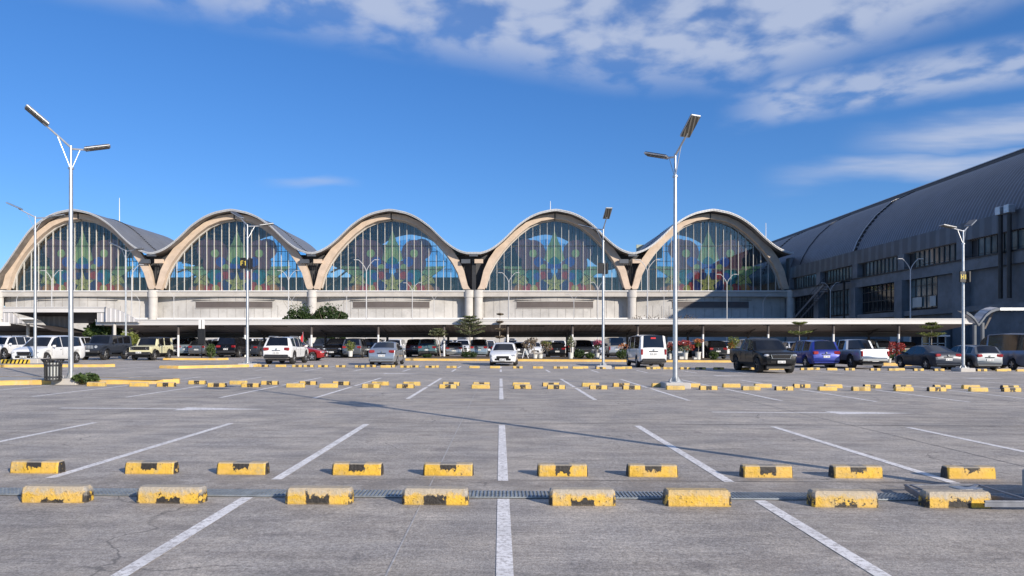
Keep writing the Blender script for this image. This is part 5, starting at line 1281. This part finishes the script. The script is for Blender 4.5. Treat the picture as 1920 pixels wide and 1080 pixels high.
tiered(936, 63., 4.2, [(1.7, .35), (2.4, .35), (3.1, .2), (3.8, .2)], 'spindly sapling rising over the white sedan', 25, .1, 'dry')
def potted(px, d, label, pot=(.42, .42, .75), foliage=((0, 1.3, .5, .5),), m='leaf', flowers=None, seed=0, name='potted_plant', cat='plant', stem=True):
    random.seed(seed + 100); X = XA(px, d); root = thing(name, label, cat, (X, d, gz(X) + .16))
    if pot:
        w_, w2, h_ = pot; b = MB(); b.lathe([(0, 0), (w_ * .42, 0), (w_ * .5, h_ * .9), (w_ * .56, h_ * .92), (w_ * .56, h_), (w_ * .48, h_), (w_ * .46, h_ * .9), (0, h_ * .9)], 14); b.build('pot', M['pot'], root, 40)
    hb = pot[2] * .9 if pot else 0
    t = MB()
    for (ox, z, r, rz) in foliage:
        for k in range(3): trunk(t, (0, 0, hb * .95), (ox + random.uniform(-.4, .4) * r, random.uniform(-.3, .3) * r, z + rz * .3), .022, .008, .03)
    t.build('stem', M['barkpale'], root, 50)
    c = MB()
    for (ox, z, r, rz) in foliage: leaves(c, (ox, 0, z), (r, r, rz), int(220 * r * (rz + .4) / .4), .09, shell=.1)
    c.build('foliage', M[m], root)
    if flowers:
        f = MB(); fm, lst = flowers
        for (ox, z, r, rz) in lst: leaves(f, (ox, -.05, z), (r, r, rz), int(260 * r * (rz + .3) / .4), .08, shell=.1)
        f.build('flowers', M[fm], root)
PD_ = 58.
potted(657, 60.5, 'single potted plant with long arching leaves behind the far stops', (.42, 0, .5), ((0, 1.0, .45, .4), (0, .65, .3, .2)), 'leafyel', seed=1)
potted(1070, PD_, 'tall pale potted plant beside the seventh canopy post', (.42, 0, .5), ((0, 1.3, .3, .45), (0, 1.7, .2, .25)), 'leafpale', seed=2)
potted(1120, PD_, 'pink flowering shrub in a white pot', (.36, 0, .48), ((0, 1.1, .3, .3),), 'leafdk', ('flpink', ((0, 1.35, .38, .3),)), 3)
potted(1285, PD_ - .5, 'red flowering shrub in a white pot right of the tallest lamp', (.42, 0, .55), ((0, .95, .6, .35),), 'leafpale', ('flred', ((-.1, 1.35, .6, .25), (.5, 1.0, .3, .3))), 4)
potted(1309, PD_ - .5, 'orange flowering shrub in a tall white pot', (.46, 0, .62), ((0, 1.25, .3, .2),), 'leafyel', ('florange', ((.0, 1.55, .5, .18),)), 5)
potted(1373, PD_ - .8, 'big leafy potted shrub next to the black pickup bed', (.36, 0, .5), ((0, 1.1, .45, .5), (.1, 1.6, .5, .35)), 'leafyel', ('florange', ((-.1, 1.2, .3, .4),)), 6)
potted(1003, PD_, 'left dry twisted shrub in a wide white pot', (.42, 0, .34), ((-.5, 1.1, .6, .45), (-.2, 1.5, .5, .25)), 'dry', seed=7)
potted(1013, PD_ + .2, 'right dry shrub with yellow green leaves in a wide white pot', (.42, 0, .34), ((.4, 1.2, .45, .3), (.7, .9, .3, .3)), 'dry', ('leafyel', ((.5, 1.25, .45, .22),)), 8)
potted(1256, PD_, 'small orange flowering pot half hidden by the white van', (.3, 0, .45), ((0, .9, .25, .3),), 'leafdk', ('flred', ((0, 1.1, .25, .35),)), 9)
potted(1667, 50., 'left red flowering shrub in the small planting bed', (.3, 0, .35), ((0, .6, .4, .3),), 'leafdk', ('flred', ((0, .85, .4, .3), (.2, 1.3, .25, .3))), 10)
potted(1684, 50., 'right red and orange shrub in the small planting bed', (.3, 0, .35), ((.3, .7, .4, .3),), 'leafyel', ('flred', ((0, .8, .35, .35), (.1, 1.25, .35, .25))), 11)
def bush(px, d, r, h, label, m, seed, extra=None, zb=.12):
    random.seed(seed); X = XA(px, d); root = thing('bush', label, 'bush', (X, d, gz(X) + zb)); t = MB()
    for k in range(5): trunk(t, (0, 0, -.02), (random.uniform(-.5, .5) * r, random.uniform(-.5, .5) * r, h * .6), .015, .006, .02)
    t.build('stem', M['bark'], root, 50)
    c = MB(); leaves(c, (0, 0, h * .5), (r * .93, r * .8, h * .52), int(900 * r * h), .075, shell=.45)
    for k in range(7): a = k * .9; leaves(c, (cos(a) * r * .6, sin(a) * r * .6, h * random.uniform(.3, .75)), (.25 * r + .08, .25 * r + .08, .2 * h), 50, .08)
    c.build('foliage', M[m], root)
    if extra: f = MB(); leaves(f, (0, 0, h + .18), (r * .8, r * .6, .28), 120, .08, shell=.1); f.build('flowers', M[extra], root)
bush(1086, PD_ + .6, .5, .85, 'rounded dark bush left of the dark slate suv plate', 'leafdk', 31)
bush(1106, PD_, .38, .55, 'low bright green bush next to the pink flowering pot', 'leaf', 32)
bush(1168, PD_, .62, .9, 'clipped round bush with orange flowers left of the white van', 'leaf', 33, 'florange')
bush(1338, PD_ - .6, .42, .75, 'clipped green ball bush right of the orange flowering pot', 'leaf', 34)
bush(880, PD_ + 1, .75, .6, 'wide dark bush around the foot of the layered young tree', 'leafdk', 35)
bush(801, PD_, .42, .36, 'low dark bush at the left end of the planted island', 'leafdk', 36)
bush(396, 53.2, .36, 1.15, 'upright green shrub at the end of the short yellow island', 'leaf', 37)
bush(160, 23.3, .42, .34, 'small leafy weed clump on the island by the left lamp foot', 'leaf', 38, zb=.06)
random.seed(99)
b_ = MB()
for k in range(26):
    px = 1205 + k * 4.3; X = XA(px, 105); 
    p0 = (X, 105, 4.0); b_.tube([p0, (X + random.uniform(-.6, .6), 105, 4.9), (X + random.uniform(-1.2, 1.2), 105, random.uniform(4.9, 5.9))], [.05, .03, .012], 5)
o = thing('bare_hedge', 'row of bare dark twigs showing over the canopy right of the fourth arch', 'hedge', (0, 0, 0)); b_.build('twigs', M['bark'], o)
b_ = MB()
for k in range(40): X = XA(random.uniform(1185, 1300), 105); leaves(b_, (X, 105, random.uniform(4.6, 5.5)), (.5, .4, .3), 8, .14)
b_.build('leaves', M['bark'], o)
b_ = MB(); b_.tube([(XA(1250, 105), 105, 0), (XA(1250, 105), 105, 4.3)], .12, 6); b_.tube([(XA(1205, 105), 105, 4.1), (XA(1312, 105), 105, 4.1)], .08, 6); b_.build('trunk', M['bark'], o)

# ---------------------------------------------------------------- small things
# litter bin
bx, bd = XA(99.5, 23.0), 23.0
lb = thing('litter_bin', 'black slatted steel litter bin with flared rim beside the left lamp', 'litter bin', (bx, bd, gz(bx) + .15))
b = MB()
for k in range(17):
    a = 2 * pi * (k + .3) / 17; ca, sa = cos(a), sin(a)
    pts = [(ca * .235, sa * .235, .03), (ca * .245, sa * .245, .5), (ca * .255, sa * .255, .60), (ca * .33, sa * .33, .70)]
    for p, p2 in zip(pts, pts[1:]): b.bar(p, p2, .036, .012) if False else b.tube([p, p2], .019, 5)
b.build('slats', M['dark'], lb)
b = MB()
for z, r_ in ((.03, .24), (.13, .242), (.52, .25), (.70, .335)): b.lathe([(r_, z - .02), (r_ + .014, z - .02), (r_ + .014, z + .02), (r_, z + .02), (r_, z - .02)], 24)
b.lathe([(0, .0), (.23, .0), (.23, .03), (0, .03)], 20); b.build('hoops', M['dark'], lb, 40)
b = MB(); b.lathe([(.17, .04), (.19, .58), (.175, .58), (.15, .04)], 20); b.build('liner', M['interwhite'], lb, 40)
# hazard block
X, dd = G(8, 688); hb = thing('hazard_block', 'yellow and black striped hazard block at the left edge', 'barrier', (X, 38.6, gz(X) + .14))
b = MB(); b.cur = 0; b.rbox(-.1, 0, .12, 1.5, .25, .24, .03); b.build('block', M['hzy'], hb)
b = MB()
for k in range(7): x_ = -.8 + k * .22; b.add([(x_, -.131, .0), (x_ + .1, -.131, .0), (x_ + .2, -.131, .235), (x_ + .1, -.131, .235)], [(0, 1, 2, 3)])
b.build('stripes', M['black'], hb)
# notice board
nb = thing('notice_board', 'tall black notice board with twin pale top panels by the short island', 'sign', (XA(378, 54), 54, gz(-23)))
b = MB(); b.rbox(0, 0, 1.78, .56, .14, 1.2, .02); b.build('board', M['signblack'], nb)
for sgn in (-1, 1): b = MB(); b.rbox(sgn * .125, 0, 2.75, .19, .12, .70, .01); b.build('top_panel', M['white'], nb)
b = MB(); b.tube([(0, 0.02, 0), (0, .02, 3.1)], .045, 8); b.build('post', M['dark'], nb)
b = MB()
for k in range(5): b.box(-.05, -.073, 2.2 - k * .16, .34 - .05 * (k % 2), .004, .03)
b.build('board_lines', M['trim'], nb)
# feather banners
def banner(px, d, z0, z1, wd, label, text=None):
    X = XA(px, d); root = thing('feather_banner', label, 'banner', (X, d, gz(X))); b = MB()
    b.tube([(wd, 0, 0), (wd, 0, z1 - .4), (wd * .85, 0, z1 - .05)], .018, 6); b.build('pole', M['galv'], root)
    pts = [(wd - .02, z0)] + [(wd - .02 - wd * 1.25 * sin(t * pi / 2 * .0 + 0) - 0, z0 + (z1 - z0) * 0) for t in []]
    out = [(wd, z0), (wd, z1)] + [(wd - wd * 1.9 * (1 - cos(t * pi / 2)), z1 - (z1 - z0) * .68 * sin(t * pi / 2) ** 1.3) for t in (.2, .4, .6, .8, 1.)]
    b = MB(); b.prism(out, -.01, .01); fl = b.build('flag', M['flag'], root)
    if text:
        b = MB(); letters(b, '1', wd - .36, -.02, z0 + .28, .34, None, .2); b.build('numeral', M['white'], fl)
banner(561, 55, 1.25, 2.25, .32, 'red feather banner standing behind the white suv roof', '1')
banner(371, 73, 1.0, 1.95, .16, 'narrow dark red banner left of the black notice board')
# A-frame stand with box
af = thing('folding_stand', 'folding stand with white legs right of the white sedan', 'stand', (XA(985, 57.5), 57.5, .16))
b = MB()
for sgn in (-1, 1):
    for yy in (-.2, .2): b.bar((sgn * .25, yy, 0), (sgn * .02 - .05, yy * .4, .8), .045, .045)
b.build('legs', M['white'], af)
b = MB(); b.rbox(-.28, 0, .62, .3, .3, .42, .03); b.build('box', M['bluegrey'] if 'bluegrey' in M else M['trim'], af)
b = MB(); b.prism([(-.1, .75), (.05, .78), (.32, .3), (.2, .27)], -.12, .12); b.build('sling', M['interwhite'], af)
# small white pots along the planted island
for px, s_, lb_ in ((757, .3, 'small white block at the left end of the planted island'), (1277, .3, 'small white block under the red flowering shrub'), (1128, .36, 'low white planter behind the foot of the lamp left of the van'), (1303, .22, 'tiny white block left of the tall white pot')):
    X = XA(px, PD_ - .6); o = MB().rbox(0, 0, s_ * .4, s_ * 1.2, s_, s_ * .8, .03).build('concrete_block', M['pot'], None, None, (X, PD_ - .6, gz(X) + .15)); tag(o, lb_, 'block')
# red sticker and badge on van window
b = MB(); b.box(-KINDS['van']['L'] / 2 + .14, .0, 1.80, .02, .3, .09); b.build('window_sticker', M['flag'], v)
# metal sign frame lying on the ground at the right
fr = thing('metal_frame', 'grey metal sign frame lying on the ground by the right wheel stops', 'frame', (*G(1780, 915), gz(5)))
ox, oy, oz = fr.location
def gp(px, py, h): 
    d = (EYE - h) * F / (py - VY - 0); return (XA(px, d) - ox, d - oy, h - oz - .03)
b = MB(); H1 = .09
for a, c, w_ in (((1697, 904), (1833, 903), .05), ((1697, 904), (1730, 923), .05), ((1707, 903.5), (1757, 923), .04), ((1727, 923), (1846, 922.5), .045), ((1833, 903), (1935, 933), .045), ((1833, 903), (1797, 922), .07), ((1844, 922), (1935, 934.5), .04), ((1768, 914), (1800, 922), .05), ((1697, 895), (1770, 903), .03), ((1846, 934), (2020, 935), .05), ((1935, 933), (2020, 935), .05)):
    b.bar(gp(*a, H1), gp(*c, H1), w_ * .5, .012)
    if a in ((1697, 904), (1844, 922), (1846, 934)) and c != (1833, 903): b.bar(Vector(gp(*a, H1)) - Vector((0, 0, .02)), Vector(gp(*c, H1)) - Vector((0, 0, .02)), .008, .06)
b.build('frame_bars', M['alu'], fr)
b = MB(); p = gp(1815, 913, H1 + .02); b.box(p[0], p[1], p[2], .32, .1, .02, .5); b.box(p[0] - .05, p[1] + .03, p[2] + .012, .12, .16, .012, .2); b.build('gusset_plate', M['galv'], fr)
